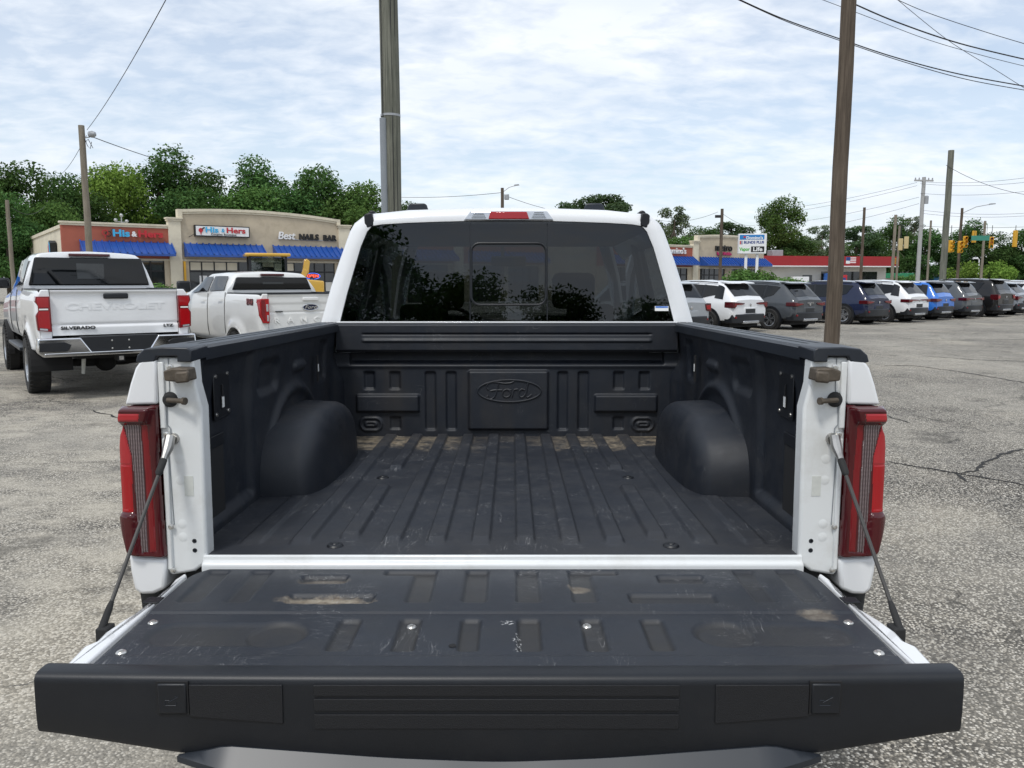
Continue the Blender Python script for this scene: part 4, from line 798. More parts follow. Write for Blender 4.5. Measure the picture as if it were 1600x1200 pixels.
        for zz in (1.21, 1.11, .99, 1.30): fin(MB().lathe([(0, .0), (.0065, .0), (.0075, .002), (.006, .006)], (.7945, .075, zz), 'x', 12), 'plug', 'dark_under', T)
        # wheel house
        n = 5.0; p = 2.9; th = np.linspace(0, math.pi, 41)[None, :] * np.ones((26, 1)); r = np.linspace(1, 0, 26)[:, None] ** 0.55 * np.ones((1, 41))
        ct, st = np.cos(th), np.sin(th); k = (np.abs(ct) ** p + np.abs(st) ** p) ** (-1 / p)
        Y = 1.035 + .435 * r * ct * k; Z = .928 + .262 * r * st * k
        Xw = .818 - .188 * np.clip(1 - r ** n, 0, 1) ** (1 / n)
        Xw -= .015 * (1 - sstep(.93, 1.05, Z)) * (1 - r)
        fin(MB().grid(Xw, Y, Z), 'wheel_house', 'bed_liner', T, smooth=70)
        # upper bracket plate with a keyhole that shows the painted metal
        pl = MB().box(.8285, .8335, .262, .388, 1.246, 1.387)
        P = fin(pl, 'tie_down_plate', 'plastic_black', T, bevel=.002)
        for yy, zz in ((.277, 1.374), (.373, 1.374), (.277, 1.262), (.373, 1.262)): fin(MB().lathe([(0, -.004), (.006, -.003), (.007, .0)], (.8286, yy, zz), 'x', 10), 'screw', 'steel', P)
        fin(MB().box(.8255, .8282, .318, .328, 1.275, 1.345).box(.8254, .8281, .308, .334, 1.276, 1.312), 'keyhole', 'dark_under', P)
        fin(MB().box(.8240, .8250, .312, .329, 1.279, 1.310), 'keyhole_metal', 'white_plain', P)
        fin(MB().box(.7905, .7945, 1.325, 1.350, 1.245, 1.355), 'slot', 'dark_under', T)
        fin(MB().box(.7880, .7900, 1.331, 1.341, 1.287, 1.318), 'slot_metal', 'white_plain', T)
        # lower storage opening
        A = fin(MB().box(.8290, .8340, .175, .330, 1.170, 1.205), 'access_panel', 'plastic_black', T, bevel=.002)
        fin(MB().box(.8310, .8350, .190, .322, .972, 1.170), 'access_recess', 'dark_under', A)
        fin(MB().lathe([(0, -.004), (.006, -.003), (.007, .0)], (.8288, .20, 1.19), 'x', 10), 'screw', 'steel', A)
        fin(MB().lathe([(.010, 0), (.020, 0), (.020, .006), (.010, .006)], (.8245, .19, 1.0), 'x', 16, close=True), 'tie_down_ring', 'plastic_black', A)
        # rail cap
        cap = [(.783, 1.437), (.783, 1.468), (.790, 1.476), (.812, 1.478), (.814, 1.474), (.822, 1.474), (.824, 1.478), (.848, 1.478), (.850, 1.474), (.858, 1.474), (.860, 1.478), (.893, 1.476), (.912, 1.464), (.917, 1.447), (.90, 1.445), (.90, 1.456), (.797, 1.456), (.797, 1.437)]
        RC = fin(MB().prism(cap, 'y', .095, 1.80), 'rail_cap', 'plastic_grey', T)
        end = [(.779, 1.444), (.779, 1.474), (.788, 1.480), (.850, 1.4815), (.896, 1.477), (.914, 1.461), (.919, 1.444), (.900, 1.440), (.872, 1.444), (.866, 1.458), (.815, 1.459), (.815, 1.444)]
        fin(MB().prism([(a, b - .004) for a, b in end], 'y', -.014, .100, poly2=end), 'rail_end_cap', 'plastic_grey', RC, bevel=.003)
        # rear pillar face
        jamb = [(.781, 1.450), (.778, 1.383), (.764, 1.322), (.766, .936), (.770, .915), (.800, .893), (.862, .882), (.872, .90), (.872, 1.452)]
        J = fin(MB().prism(jamb, 'y', 0, .055), 'rear_pillar', 'paint_jamb', T, bevel=.008, seg=3)
        # raised seam strip and folded flange next to the lamp
        fin(MB().tube([(.842, -.001, 1.45), (.842, -.001, 1.37), (.850, -.002, 1.33), (.852, -.002, 1.28), (.844, -.002, 1.27), (.844, -.002, 1.255)], .0012, 6), 'panel_seam', 'conduit_grey', J)
        fin(MB().tube([(.852, -.001, 1.245), (.848, -.001, 1.05), (.847, -.001, 1.02), (.856, -.001, 1.015), (.857, -.001, .93), (.852, -.001, .89)], .0012, 6), 'panel_seam', 'conduit_grey', J)
        fin(MB().box(.853, .866, -.008, .004, .90, 1.245).box(.853, .868, -.008, .004, 1.27, 1.44), 'flange', 'paint_jamb', J, bevel=.003)
        for zz, rr in ((1.425, .0085), (1.255, .008), (.900, .0065), (1.015, .007)):
            xx = .838 if zz > 1.4 else .852
            fin(MB().lathe([(0, -.006), (rr * .5, -.006), (rr * .6, -.003), (rr, -.002), (rr * 1.1, .001)], (xx, -.002 if zz > 1.4 else -.008, zz), 'y', 14), 'screw', 'steel_bolt', J)
        for zz in (1.19, 1.135, 1.02, .985):    # small pressed dimples
            d = MB().lathe([(0, -.0016), (.005, -.0014), (.010, -.0007), (.015, .0006)], (.826, 0, zz), 'y', 16); fin(d, 'dimple', 'paint_jamb', J)
        for zz in (.975, .950): fin(MB().lathe([(.004, -.0008), (.005, -.0014), (.006, -.0008)], (.797, 0, zz), 'y', 16), 'plug_ring', 'plastic_grey', J)
        fin(MB().box(.793, .816, -.0012, .001, 1.094, 1.146), 'data_sticker', 'sticker', J)
        # rubber stop block
        B = fin(MB().prism([(.772, 1.396), (.800, 1.392), (.836, 1.396), (.838, 1.420), (.815, 1.428), (.776, 1.427)], 'y', -.045, .004), 'bump_stop', 'steel_rusty', T, bevel=.004)
        fin(MB().prism([(.770, 1.394), (.803, 1.391), (.803, 1.419), (.770, 1.422)], 'y', -.062, -.046), 'bump_stop_pad', 'steel_rusty', B, bevel=.005)
        # latch striker
        S = fin(MB().lathe([(.0, -.014), (.012, -.013), (.019, -.006), (.020, .001)], (.842, 0, 1.344), 'y', 20), 'striker_washer', 'rubber', T)
        fin(MB().tube([(.842, -.015, 1.344), (.796, -.032, 1.344)], .0065, 12).tube([(.797, -.0315, 1.344), (.790, -.034, 1.344)], .0095, 12), 'striker_pin', 'steel_rusty', S)
        # cable
        a = Vector((.838, -.016, 1.243)); e = Vector((.850, -.362, .912)); d = (e - a).normalized()
        Cb = fin(MB().tube([a + d * .05 + Vector((0, 0, -.002)), a + d * .25, e], .0044, 10), 'tailgate_cable', 'cable_steel', T)
        fin(MB().lathe([(0, -.016), (.005, -.016), (.006, -.010), (.013, -.009), (.015, -.002), (.017, .012)], (a.x, 0, a.z), 'y', 18), 'cable_anchor', 'steel', Cb)
        fin(MB().tube([a + Vector((0, -.003, .010)), a + d * .025, a + d * .05, a + d * .062], [.013, .0135, .009, .008], 10), 'cable_eye', 'steel', Cb)
        fin(MB().tube([a + d * .055, a + d * .062, a + d * .10, a + d * .107], [.005, .0088, .0088, .005], 12), 'cable_sleeve', 'rubber', Cb)
        fin(MB().tube([e - d * .045, e - d * .03, e, e + d * .02], [.005, .0072, .0078, .0078], 12), 'cable_sleeve', 'rubber', Cb)
        # outer side with the wheel opening
        prof = [(.905, 1.452), (.922, 1.43), (.945, 1.37), (.968, 1.28), (.984, 1.17), (.990, 1.06), (.985, .95), (.968, .85), (.955, .70), (.940, .58)]
        px_ = np.interp(np.linspace(0, 9, 46), range(10), [q[0] for q in prof]); pz = np.interp(np.linspace(0, 9, 46), range(10), [q[1] for q in prof])
        yy = np.linspace(.02, 1.775, 80); v = []; f = []
        for i, q in enumerate(yy):
            for j in range(46):
                bul = .022 * math.exp(-((math.hypot(q - 1.03, pz[j] - .44) - .50) / .10) ** 2)
                v.append((px_[j] + bul - .02 * math.exp(-q / .04), q, pz[j]))
        for i in range(79):
            for j in range(45):
                if math.hypot((yy[i] + yy[i + 1]) / 2 - 1.03, (pz[j] + pz[j + 1]) / 2 - .44) > .46: f.append((i * 46 + j, i * 46 + j + 1, (i + 1) * 46 + j + 1, (i + 1) * 46 + j))
        fin(MB().add(v, [q[::-1] for q in f]), 'outer_side', 'paint_white', T, smooth=60)
        # white corner pieces above and below the lamp
        up = [(.868, 1.446), (.905, 1.447), (.921, 1.425), (.936, 1.385), (.948, 1.345), (.953, 1.331), (.870, 1.333)]
        fin(MB().prism(up, 'y', -.014, .06), 'corner_panel', 'paint_white', T, bevel=.007, seg=3)
        lo = [(.866, .930), (.945, .934), (.965, .944), (.962, .895), (.955, .848), (.938, .834), (.905, .836), (.874, .850)]
        fin(MB().prism(lo, 'y', -.012, .12), 'corner_panel', 'paint_white', T, bevel=.010, seg=3)
        # tail lamp
        hs = [(.959, 1.328), (.868, 1.330), (.870, 1.18), (.864, .934), (.945, .938), (.963, .949), (.979, 1.012), (.986, 1.046), (.976, 1.052), (.975, 1.221), (.969, 1.258), (.958, 1.276), (.966, 1.289)]
        hs2 = [(a + (.012 if a > .93 else 0), b) for a, b in hs]
        LP = fin(MB().prism([(a - (.006 if a > .93 else 0), b) for a, b in hs], 'y', .012, .14, poly2=hs2), 'tail_lamp', 'lens_dark_red', T, bevel=.006, seg=3)
        # one curved glossy cover; the coloured zones behind it are split into parts
        def inside(poly, X, Z):
            r_ = np.zeros(X.shape, bool); n_ = len(poly)
            for i in range(n_):
                (x1, z1), (x2, z2) = poly[i], poly[(i + 1) % n_]
                c_ = ((z1 > Z) != (z2 > Z)) & (X < (x2 - x1) * (Z - z1) / (z2 - z1 + 1e-12) + x1); r_ ^= c_
            return r_
        gx = np.arange(.860, .9925, .0016); gz = np.arange(.930, 1.334, .0018); GX, GZ = np.meshgrid(gx, gz, indexing='ij')
        zn = np.where(inside(hs, GX, GZ), 0, -1)
        brow = [(.963, 1.328), (.878, 1.329), (.889, 1.287), (.969, 1.288)]; low = [(.990, 1.046), (.976, 1.055), (.935, 1.055), (.926, .940), (.963, .946), (.982, 1.012)]
        zones = [('lamp_clear_lens', [(.951, 1.282), (.909, 1.282), (.906, 1.155), (.906, .953), (.921, .951), (.929, 1.054), (.932, 1.163), (.935, 1.20)], 'lens_clear'), ('lamp_inner_bar', [(.906, 1.282), (.892, 1.282), (.886, 1.138), (.885, .955), (.900, .953), (.903, 1.155)], 'lens_bar'),
                 ('lamp_upper_lens', [(.980, 1.262), (.953, 1.280), (.936, 1.200), (.936, 1.180), (.985, 1.180)], 'lens_pink'), ('lamp_stop_lens', [(.985, 1.180), (.936, 1.180), (.938, 1.057), (.985, 1.057)], 'lens_red'), ('lamp_lower_lens', low, 'lens_dark_red'), ('lamp_brow', brow, 'lens_dark_red'), ('lamp_reflector', [(.958, 1.312), (.903, 1.312), (.906, 1.293), (.961, 1.293)], 'lens_pink')]
        for i_, (_, pl_, _m) in enumerate(zones): zn[(zn >= 0) & inside(pl_, GX, GZ)] = i_ + 1
        def blur(A_, k_):
            A_ = A_.astype(float)
            for ax in (0, 1):
                c_ = np.cumsum(np.insert(np.pad(A_, [(k_, k_) if q == ax else (0, 0) for q in (0, 1)], 'edge'), 0, 0, axis=ax), axis=ax)
                A_ = (np.take(c_, range(2 * k_ + 1, c_.shape[ax]), axis=ax) - np.take(c_, range(0, c_.shape[ax] - 2 * k_ - 1), axis=ax)) / (2 * k_ + 1)
            return A_
        t_ = np.clip((GX - .940) / .050, 0, 1); GY = -.026 + .034 * t_ ** 2.6 + .006 * np.clip((.885 - GX) / .02, 0, 1) ** 2
        GY -= .018 * blur(blur(inside(brow, GX, GZ), 3), 2) + .010 * blur(blur(inside(low, GX, GZ), 3), 3)
        ed = np.zeros(GX.shape); ed[1:, :] += zn[1:, :] != zn[:-1, :]; ed[:, 1:] += zn[:, 1:] != zn[:, :-1]; GY += .0035 * blur(np.clip(ed, 0, 1), 1)
        rim = blur(blur(zn >= 0, 3), 3); GY += .016 * np.clip((.92 - rim) / .5, 0, 1) ** 1.5
        V_ = np.stack([GX, GY, GZ], -1)
        for zi, (nm, mt) in enumerate([('lamp_cover', 'lens_dark_red')] + [(z_[0], z_[2]) for z_ in zones]):
            I_, J_ = np.nonzero(zn[:-1, :-1] == zi); mp_ = {}; vv_ = []; ff_ = []
            for i_, j_ in zip(I_, J_):
                q_ = []
                for a_, b_ in ((i_, j_), (i_ + 1, j_), (i_ + 1, j_ + 1), (i_, j_ + 1)):
                    if (a_, b_) not in mp_: mp_[(a_, b_)] = len(vv_); vv_.append(tuple(V_[a_, b_]))
                    q_.append(mp_[(a_, b_)])
                ff_.append(tuple(q_))
            fin(MB().add(vv_, ff_), nm, mt, LP, smooth=80)
    # --- tailgate, lying open
    G = MB()
    half = [(.780, -.004), (.812, -.030), (.818, -.080), (.808, -.150), (.806, -.245), (.826, -.330), (.833, -.392), (.829, -.436), (.842, -.462), (.833, -.548), (.830, -.575)]
    out = half + [(-a, b) for a, b in reversed(half)]
    TG = G.prism(out, 'z', .835, .8840).build('tailgate', 'paint_white', T, bevel=.007, seg=3)
    for s in (-1, 1): MB().prism([(s * a, b) for a, b in half[1:]] + [(s * .796, -.575), (s * .800, -.05)], 'z', .886, .9015).build('gate_edge', 'paint_white', TG, bevel=.005)
    nx, ny = 460, 170
    u = np.linspace(-1, 1, nx)[:, None] * np.ones((1, ny)); y = np.ones((nx, 1)) * np.linspace(-.566, -.010, ny)[None, :]
    hw = .793 - .035 * np.clip((y + .09) / .075, 0, 1) ** 2 - .008 * np.clip((-y - .3) / .26, 0, 1)
    x = u * hw; h = np.zeros_like(x); D = .0105; E = .013
    def rec(a, b, c, d, dep=D, r=.016, sl=0, e=E):
        nonlocal h
        h = np.minimum(h, -dep * rbox(x - sl * (y - (c + d) / 2), y, a, b, c, d, r, e))
    T0, T1 = -.245, -.004
    for a, b, c, d in ((-.304, -.165, -.068, -.024), (-.228, -.160, T0, -.024), (-.098, -.029, T0, -.024), (.028, .096, T0, -.024), (.160, .228, T0, -.024), (.165, .298, -.068, -.024)): rec(a, b, c, d)
    for sgn in (-1, 1):
        rec(*sorted((sgn * .380, sgn * .508)), -.125, -.060); rec(*sorted((sgn * .292, sgn * .505)), -.250, -.182)
        rec(*sorted((sgn * .580, sgn * .645)), T0, -.025, D * .75); rec(*sorted((sgn * .690, sgn * .755)), T0, -.025, D * .75)
        rec(*sorted((sgn * .40, sgn * .745)), -.470, -.345, .006, .06, 0, .02); 
        d = np.hypot(x - sgn * .47, (y + .405) * 1.05); h = np.minimum(h, -.011 * (1 - sstep(.052, .072, d)))
        rec(*sorted((sgn * .298, sgn * .356)), -.490, -.325); rec(*sorted((sgn * .167, sgn * .224)), -.492, -.323)
    rec(-.092, -.038, -.492, -.323); rec(.030, .090, -.492, -.323)
    h = np.maximum(h, -.0105 * (1 - rbox(x, y, -.135, -.075, -.50, -.435, .02, .010)) - .0001) if False else h
    h -= .0045 * np.exp(-((y + .298) / .0045) ** 2) + .003 * sstep(-.292, -.302, y)
    h += .0035 * sstep(-.505, -.520, y)
    edge = np.minimum(np.minimum(hw - np.abs(x), y + .566 + .02), -.010 - y); h -= .010 * (1 - sstep(0, .010, edge))
    GL = MB().grid(x, y, .9065 + h).build('tailgate_liner', 'gate_liner', TG, smooth=60)
    for bx, by in ((-.751, -.352), (-.749, -.497), (-.193, -.352), (-.194, -.487), (.186, -.349), (.185, -.487), (.750, -.352), (.749, -.499)):
        zz = .9045 if abs(bx) > .5 else .8945
        MB().lathe([(0, .0055), (.004, .0055), (.0042, .003), (.0085, .0028), (.0105, .0005), (.0105, -.002)], (bx, by, zz), 'z', 18).build('liner_bolt', 'steel_bolt', TG)
    MB().lathe([(0, .0012), (.007, .0012), (.008, 0)], (-.096, -.466, .9045), 'z', 16).build('liner_hole', 'dark_under', TG)
    # end trim of the tailgate with step pads
    nx, nv = 180, 26; u = np.linspace(-.864, .864, nx)
    zb = np.interp(np.abs(u), [0, .2, .573, .866], [.711, .719, .748, .793]); zb = np.convolve(np.pad(zb, 6, 'edge'), np.ones(13) / 13, 'valid')
    v = []; f = []
    for i, q in enumerate(u):
        b = zb[i]; bend = .010 * (abs(q) / .864) ** 3
        pr = [(-.548, .8995), (-.556, .9065), (-.566, .9085), (-.592, .9078), (-.600, .9050), (-.6045, .899), (-.6055, .889), (-.606, (.889 + b) / 2), (-.604, b + .012), (-.600, b + .003), (-.592, b), (-.560, b + .004), (-.545, b + .02)]
        v += [(q, yy + bend, zz) for yy, zz in pr]
    k = 13
    f = [(i * k + j, i * k + j + 1, (i + 1) * k + j + 1, (i + 1) * k + j) for i in range(nx - 1) for j in range(k - 1)]
    f += [tuple(range(k)), tuple((nx - 1) * k + j for j in reversed(range(k)))]
    TR = MB().add(v, [q[::-1] for q in f]).build('tailgate_trim', 'plastic_black', TG, smooth=40)
    lip = MB(); nl = 60; ul = np.linspace(-.60, .60, nl); zl = np.interp(ul, u, zb)
    vv = []
    for i, q in enumerate(ul):
        e = min(1, (.60 - abs(q)) / .09); b = zl[i]
        vv += [(q, -.598, b + .030 * e), (q, -.6065, b + .030 * e), (q, -.607 - .028 * e, b + .002), (q, -.607 - .028 * e, b - .010), (q, -.598, b - .010)]
    lip.add(vv, [(i * 5 + j, (i + 1) * 5 + j, (i + 1) * 5 + (j + 1) % 5, i * 5 + (j + 1) % 5) for i in range(nl - 1) for j in range(5)] + [(0, 1, 2, 3, 4), tuple((nl - 1) * 5 + j for j in (4, 3, 2, 1, 0))])
    lip.build('trim_lip', 'plastic_lip_lit', TR, smooth=40)
    for z0, z1 in ((.872, .893), (.843, .866), (.808, .836)): MB().box(-.342, .333, -.6085, -.604, z0, z1).build('step_pad', 'plastic_grain', TR, bevel=.001)
    for s in (-1, 1):
        a, b = sorted((s * .400, s * .572)); MB().prism([(a, .811 if s < 0 else .811), (b, .811)] and ([(a, .893), (b, .893), (b, .818), (a, .832)] if s < 0 else [(a, .893), (b, .893), (b, .832), (a, .818)]), 'y', -.6080, -.603).build('step_pad', 'plastic_grain', TR, bevel=.001)
        a, b = sorted((s * .577, s * .630)); IC = MB().box(a, b, -.6100, -.600, .838, .896).build('step_button', 'plastic_black', TR, bevel=.003)
        MB().box(a - .003, b + .003, -.6062, -.600, .835, .899).build('button_surround', 'dark_under', TR)
        c = (a + b) / 2; ic = MB(); yq = -.6104
        for q0, q1 in (((-.012, -.010), (.008, -.010)), ((-.012, -.010), (-.012, .000)), ((-.012, 0), (-.004, 0)), ((-.006, -.004), (.012, .006)), ((.012, .006), (.006, .007)), ((.008, -.010), (.008, -.004))):
            ic.tube([(c + q0[0], yq, .865 + q0[1]), (c + q1[0], yq, .865 + q1[1])], .0006, 5)
        ic.build('step_icon', 'plastic_grey', IC)
        # hinge plates and the slot in the painted edge
        a, b = sorted((s * .790, s * .826)); MB().box(a, b, -.238, -.205, .9018, .9050).build('hinge_bracket', 'plastic_black', TG, bevel=.001)
        MB().box(*sorted((s * .832, s * .858)), -.388, -.352, .872, .905).build('cable_hook', 'rubber', TG, bevel=.003)
    # --- rear bumper, mostly under the tailgate
    bp = MB().prism([(-.98, .03), (-.95, -.10), (-.80, -.165), (.80, -.165), (.95, -.10), (.98, .03)], 'z', .555, .745)
    bp.build('rear_bumper', 'plastic_black', T, bevel=.02, seg=3)
    MB().box(-.90, .90, .10, 5.2, .45, .62).box(-.83, .83, .02, 1.74, .62, .915).build('frame_rails', 'dark_under', T)
    # --- cab
    OUT = [(.898, 1.40), (.894, 1.477), (.845, 1.645), (.805, 1.766), (.752, 1.91), (.730, 1.947), (.677, 1.988), (.625, 1.994), (.470, 2.010), (.222, 2.018), (0, 2.021)]
    WIN = [(.806, 1.40), (.802, 1.476), (.700, 1.822), (.656, 1.925), (.627, 1.937), (.460, 1.947), (.216, 1.955), (0, 1.958)]
    def lean(z): return 1.815 + .035 * (z - 1.48) / .46
    Wf = np.interp(np.linspace(0, 10, 11), np.linspace(0, 10, 8), [q[0] for q in WIN]), np.interp(np.linspace(0, 10, 11), np.linspace(0, 10, 8), [q[1] for q in WIN])
    v = []; f = []
    for s in (1, -1):
        o = len(v)
        for i in range(11):
            ox, oz = OUT[i]
            v += [(s * Wf[0][i], lean(Wf[1][i]) + .012, Wf[1][i]), (s * Wf[0][i], lean(Wf[1][i]) - .004, Wf[1][i]), (s * (Wf[0][i] + .3 * (ox - Wf[0][i])), lean(oz) - .009, Wf[1][i] + .3 * (oz - Wf[1][i])),
                  (s * (Wf[0][i] + .75 * (ox - Wf[0][i])), lean(oz) + .004, Wf[1][i] + .75 * (oz - Wf[1][i])), (s * (ox - .001), lean(oz) + .03, oz - .001), (s * (ox + .014), lean(oz) + .12, oz + .004), (s * (ox + .026), lean(oz) + .30, oz + .006)]
        for i in range(10):
            for j in range(6):
                q = (o + i * 7 + j, o + i * 7 + j + 1, o + (i + 1) * 7 + j + 1, o + (i + 1) * 7 + j); f.append(q if s > 0 else q[::-1])
    CB = MB().add(v, f).build('cab', 'paint_white', T, smooth=50)
    # roof
    ny, nu = 24, 21
    yy = np.linspace(2.10, 3.42, ny); us = np.linspace(-1, 1, nu)
    X = np.zeros((ny, nu)); Y = X.copy(); Z = X.copy()
    for i, q in enumerate(yy):
        t = (q - 2.10) / 1.32
        hwid = .77 + .03 * math.sin(math.pi * t); zc = 2.027 + .02 * math.sin(math.pi * t) - .06 * max(0, t - .75) / .25 * max(0, t - .75)
        X[i] = us * hwid; Y[i] = q; Z[i] = zc - (.028 * np.abs(us) ** 2.5 + .10 * np.clip((np.abs(us) - .86) / .14, 0, 1) ** 1.7)
    rf = MB().grid(X, Y, Z); rf.grid(X, Y, Z - .05, flip=True); rf.build('roof', 'paint_white', T, smooth=50)
    MB().box(-.70, .70, 1.90, 3.40, 1.925, 1.945).build('headliner', 'seat_tan', T)
    for s in (-1, 1):
        dm = MB(); q = [(.664, 1.920), (.675, 1.945), (.678, 1.981), (.664, 1.990), (.640, 1.993), (.632, 1.960), (.633, 1.933)]
        dm.prism([(s * u_, w_) for u_, w_ in q], 'y', lean(1.95) - .010, lean(1.95) + .10); dm.tube([(s * .655, lean(1.98) + .08, 1.994), (s * .665, lean(1.98) + .3, 2.004), (s * .70, 3.2, 2.0)], [.02, .016, .014], 8)
        dm.build('roof_ditch_moulding', 'plastic_black', T, bevel=.006)
        rp = MB().prism([(-.056, 0), (.056, 0), (.046, .034), (.036, .043), (-.036, .043), (-.046, .034)], 'y', 2.02, 2.20, poly2=[(-.05, 0), (.05, 0), (.03, .015), (.02, .02), (-.02, .02), (-.03, .015)])
        rp.xf(Matrix.Translation((s * .437 - .006, 0, 2.014))).build('roof_pod', 'plastic_grey', T, bevel=.006)
        pl = MB()
        pl.tube([(s * .64, 3.42, 1.97), (s * .76, 3.85, 1.74), (s * .86, 4.25, 1.44)], .045, 8); pl.tube([(s * .80, 2.98, 1.94), (s * .90, 2.98, 1.42)], .05, 8)
        pl.build('door_pillar', 'paint_white', T)
        for a, b in ((2.16, 2.93), (3.03, 3.55)):
            q = MB(); tp = (s * .785, s * .785); bt = s * .90
            y1t, y1b = (b, b) if b < 3 else (3.50, 4.10)
            q.add([(s * .90, a - (.05 if b < 3 else 0), 1.42), (s * .90, y1b, 1.42), (s * .79, y1t, 1.92), (s * .79, a, 1.92)], [(0, 1, 2, 3)]); q.build('side_window', 'glass_tint', T)
        # cab side and front wing
        sd_ = MB(); prof = [(.895, 1.43), (.95, 1.38), (.985, 1.2), (.985, 1.0), (.965, .75), (.94, .55)]
        ys = np.linspace(1.80, 5.45, 50); v = []; f = []
        for i, q in enumerate(ys):
            zt = 0 if q < 4.2 else -.04 * (q - 4.2) / 1.3 * 2; ins = .12 * max(0, (q - 5.0) / .45) ** 2
            for a, b in prof: v.append((s * (a - ins), q, b + zt * (b > .8)))
        for i in range(49):
            for j in range(5):
                if math.hypot((ys[i] + ys[i + 1]) / 2 - 4.72, (prof[j][1] + prof[j + 1][1]) / 2 - .40) > .50: f.append((i * 6 + j, i * 6 + j + 1, (i + 1) * 6 + j + 1, (i + 1) * 6 + j))
        sd_.add(v, [q[::-1] for q in f] if s > 0 else f).build('cab_side', 'paint_white', T, smooth=40)
        mr = MB().box(*sorted((s * 1.02, s * 1.22)), 3.86, 3.98, 1.42, 1.64); mr.build('door_mirror', 'plastic_black', T, bevel=.03)
        for yc in (1.03, 4.72):
            zc = .40 + yc * math.tan(RAKE); w = MB().lathe([(.20, .10), (.28, .12), (.375, .12), (.40, .08), (.405, 0), (.40, -.08), (.375, -.13), (.27, -.13), (.20, -.10)], (s * .845, yc, zc), 'x', 32)
            WH = w.build('wheel', 'tyre', T, smooth=50); MB().lathe([(0, .04), (.08, .06), (.19, .03), (.26, .09), (.275, .08)], (s * .87, yc, zc), 'x', 24).build('rim', 'alloy', WH)
    MB().grid(*[np.array(a) for a in ([[-.90, -.5, 0, .5, .90], [-.88, -.5, 0, .5, .88], [-.72, -.4, 0, .4, .72]], [[4.18] * 5, [4.9] * 5, [5.50] * 5], [[1.41, 1.46, 1.47, 1.46, 1.41], [1.37, 1.42, 1.43, 1.42, 1.37], [1.22, 1.28, 1.29, 1.28, 1.22]])]).build('hood', 'paint_white', T)
    MB().box(-.86, .86, 5.42, 5.56, .55, 1.24).build('front_grille', 'plastic_black', T, bevel=.03)
    MB().add([(-.84, 4.22, 1.43), (.84, 4.22, 1.43), (.66, 3.44, 1.955), (-.66, 3.44, 1.955)], [(0, 1, 2, 3)]).build('windshield', 'glass_clear', T)
    MB().box(-.93, .93, 1.86, 4.2, .66, .72).box(-.90, .90, 3.72, 4.18, .72, 1.40).build('dashboard', 'seat_cloth', T)
    for sx_ in (-.40, .40):
        st_ = MB().box(sx_ - .25, sx_ + .25, 2.86, 3.05, .8, 1.48); ST = st_.build('seat', 'seat_cloth', T, bevel=.05); MB().box(sx_ - .13, sx_ + .13, 2.88, 2.98, 1.52, 1.74).build('headrest', 'seat_cloth', ST, bevel=.04)
    rs = MB().box(-.72, .72, 1.99, 2.14, .8, 1.42).build('rear_bench', 'seat_cloth', T, bevel=.05)
    for c in (-.42, .42): MB().box(c - .12, c + .12, 2.0, 2.08, 1.44, 1.56).build('headrest', 'seat_cloth', rs, bevel=.03)
    MB().tube([(-.40 + .19 * math.cos(a), 3.62 + .06 * math.sin(a), 1.33 + .18 * math.sin(a)) for a in np.linspace(0, 2 * math.pi, 25)], .014, 6, cap=False).build('steering_wheel', 'seat_cloth', T)
    MB().box(-.12, .12, 3.55, 3.58, 1.80, 1.87).build('rear_view_mirror', 'plastic_black', T, bevel=.01)
    # rear window with the framed sliding pane
    v = [(a, lean(b) + .006, b) for a, b in [(q[0] + .004, q[1] + .004) for q in WIN[:-1]]] ; v = v + [(0, lean(1.962) + .006, 1.962)] + [(-a, b, c) for a, b, c in reversed(v)]
    def rr_path(x0, x1, z0, z1, r, off=0):
        pts = []
        for cx_, cz_, a0 in ((x1 - r, z0 + r, -90), (x1 - r, z1 - r, 0), (x0 + r, z1 - r, 90), (x0 + r, z0 + r, 180)):
            for a in np.linspace(a0, a0 + 90, 7): pts.append((cx_ + r * math.cos(R(a)), cz_ + r * math.sin(R(a))))
        return [(a, lean(b) + off, b) for a, b in pts]
    slider = rr_path(-.170, .186, 1.560, 1.850, .040, .006)
    GW = MB().add(v, [tuple(range(len(v)))]).build('rear_window', 'glass_tint', T, smooth=0)
    sl = rr_path(-.170, .186, 1.560, 1.850, .040, .001)
    MB().tube(sl + [sl[0], sl[1]], .0052, 8, cap=False).build('slider_frame', 'plastic_black', GW)
    for xx in (-.176, .192): MB().tube([(xx, lean(1.485) + .008, 1.485), (xx, lean(1.945) + .008, 1.945)], .0032, 6).build('window_channel', 'plastic_black', GW)
    st = MB(); z0, z1 = 1.530, 1.553
    st.add([(.705, lean(z0), z0), (.770, lean(z0), z0), (.770, lean(z1), z1), (.705, lean(z1), z1)], [(0, 1, 2, 3)], 0)
    z2 = 1.545; st.add([(.708, lean(z2) - .001, z2), (.767, lean(z2) - .001, z2), (.767, lean(z1 - .001) - .001, z1 - .001), (.708, lean(z1 - .001) - .001, z1 - .001)], [(0, 1, 2, 3)], 1)
    st.build('window_sticker', ['white_plain', 'paint_blue'], GW)
    # high stop lamp
    z0, z1 = 1.957, 2.000
    def trap(xa, xb, xc, xd, y_, zA=z0, zB=z1): return [(xa, lean(zA) - y_, zA), (xb, lean(zA) - y_, zA), (xc, lean(zB) - y_, zB), (xd, lean(zB) - y_, zB)]
    hl = MB(); a = trap(-.205, .222, .190, -.172, .018); b = trap(-.205, .222, .190, -.172, -.05)
    hl.add(a + b, [(0, 1, 2, 3), (4, 7, 6, 5), (0, 4, 5, 1), (1, 5, 6, 2), (2, 6, 7, 3), (3, 7, 4, 0)])
    HL = hl.build('high_stop_lamp', 'lens_lamp_clear', T, bevel=.006, seg=3)
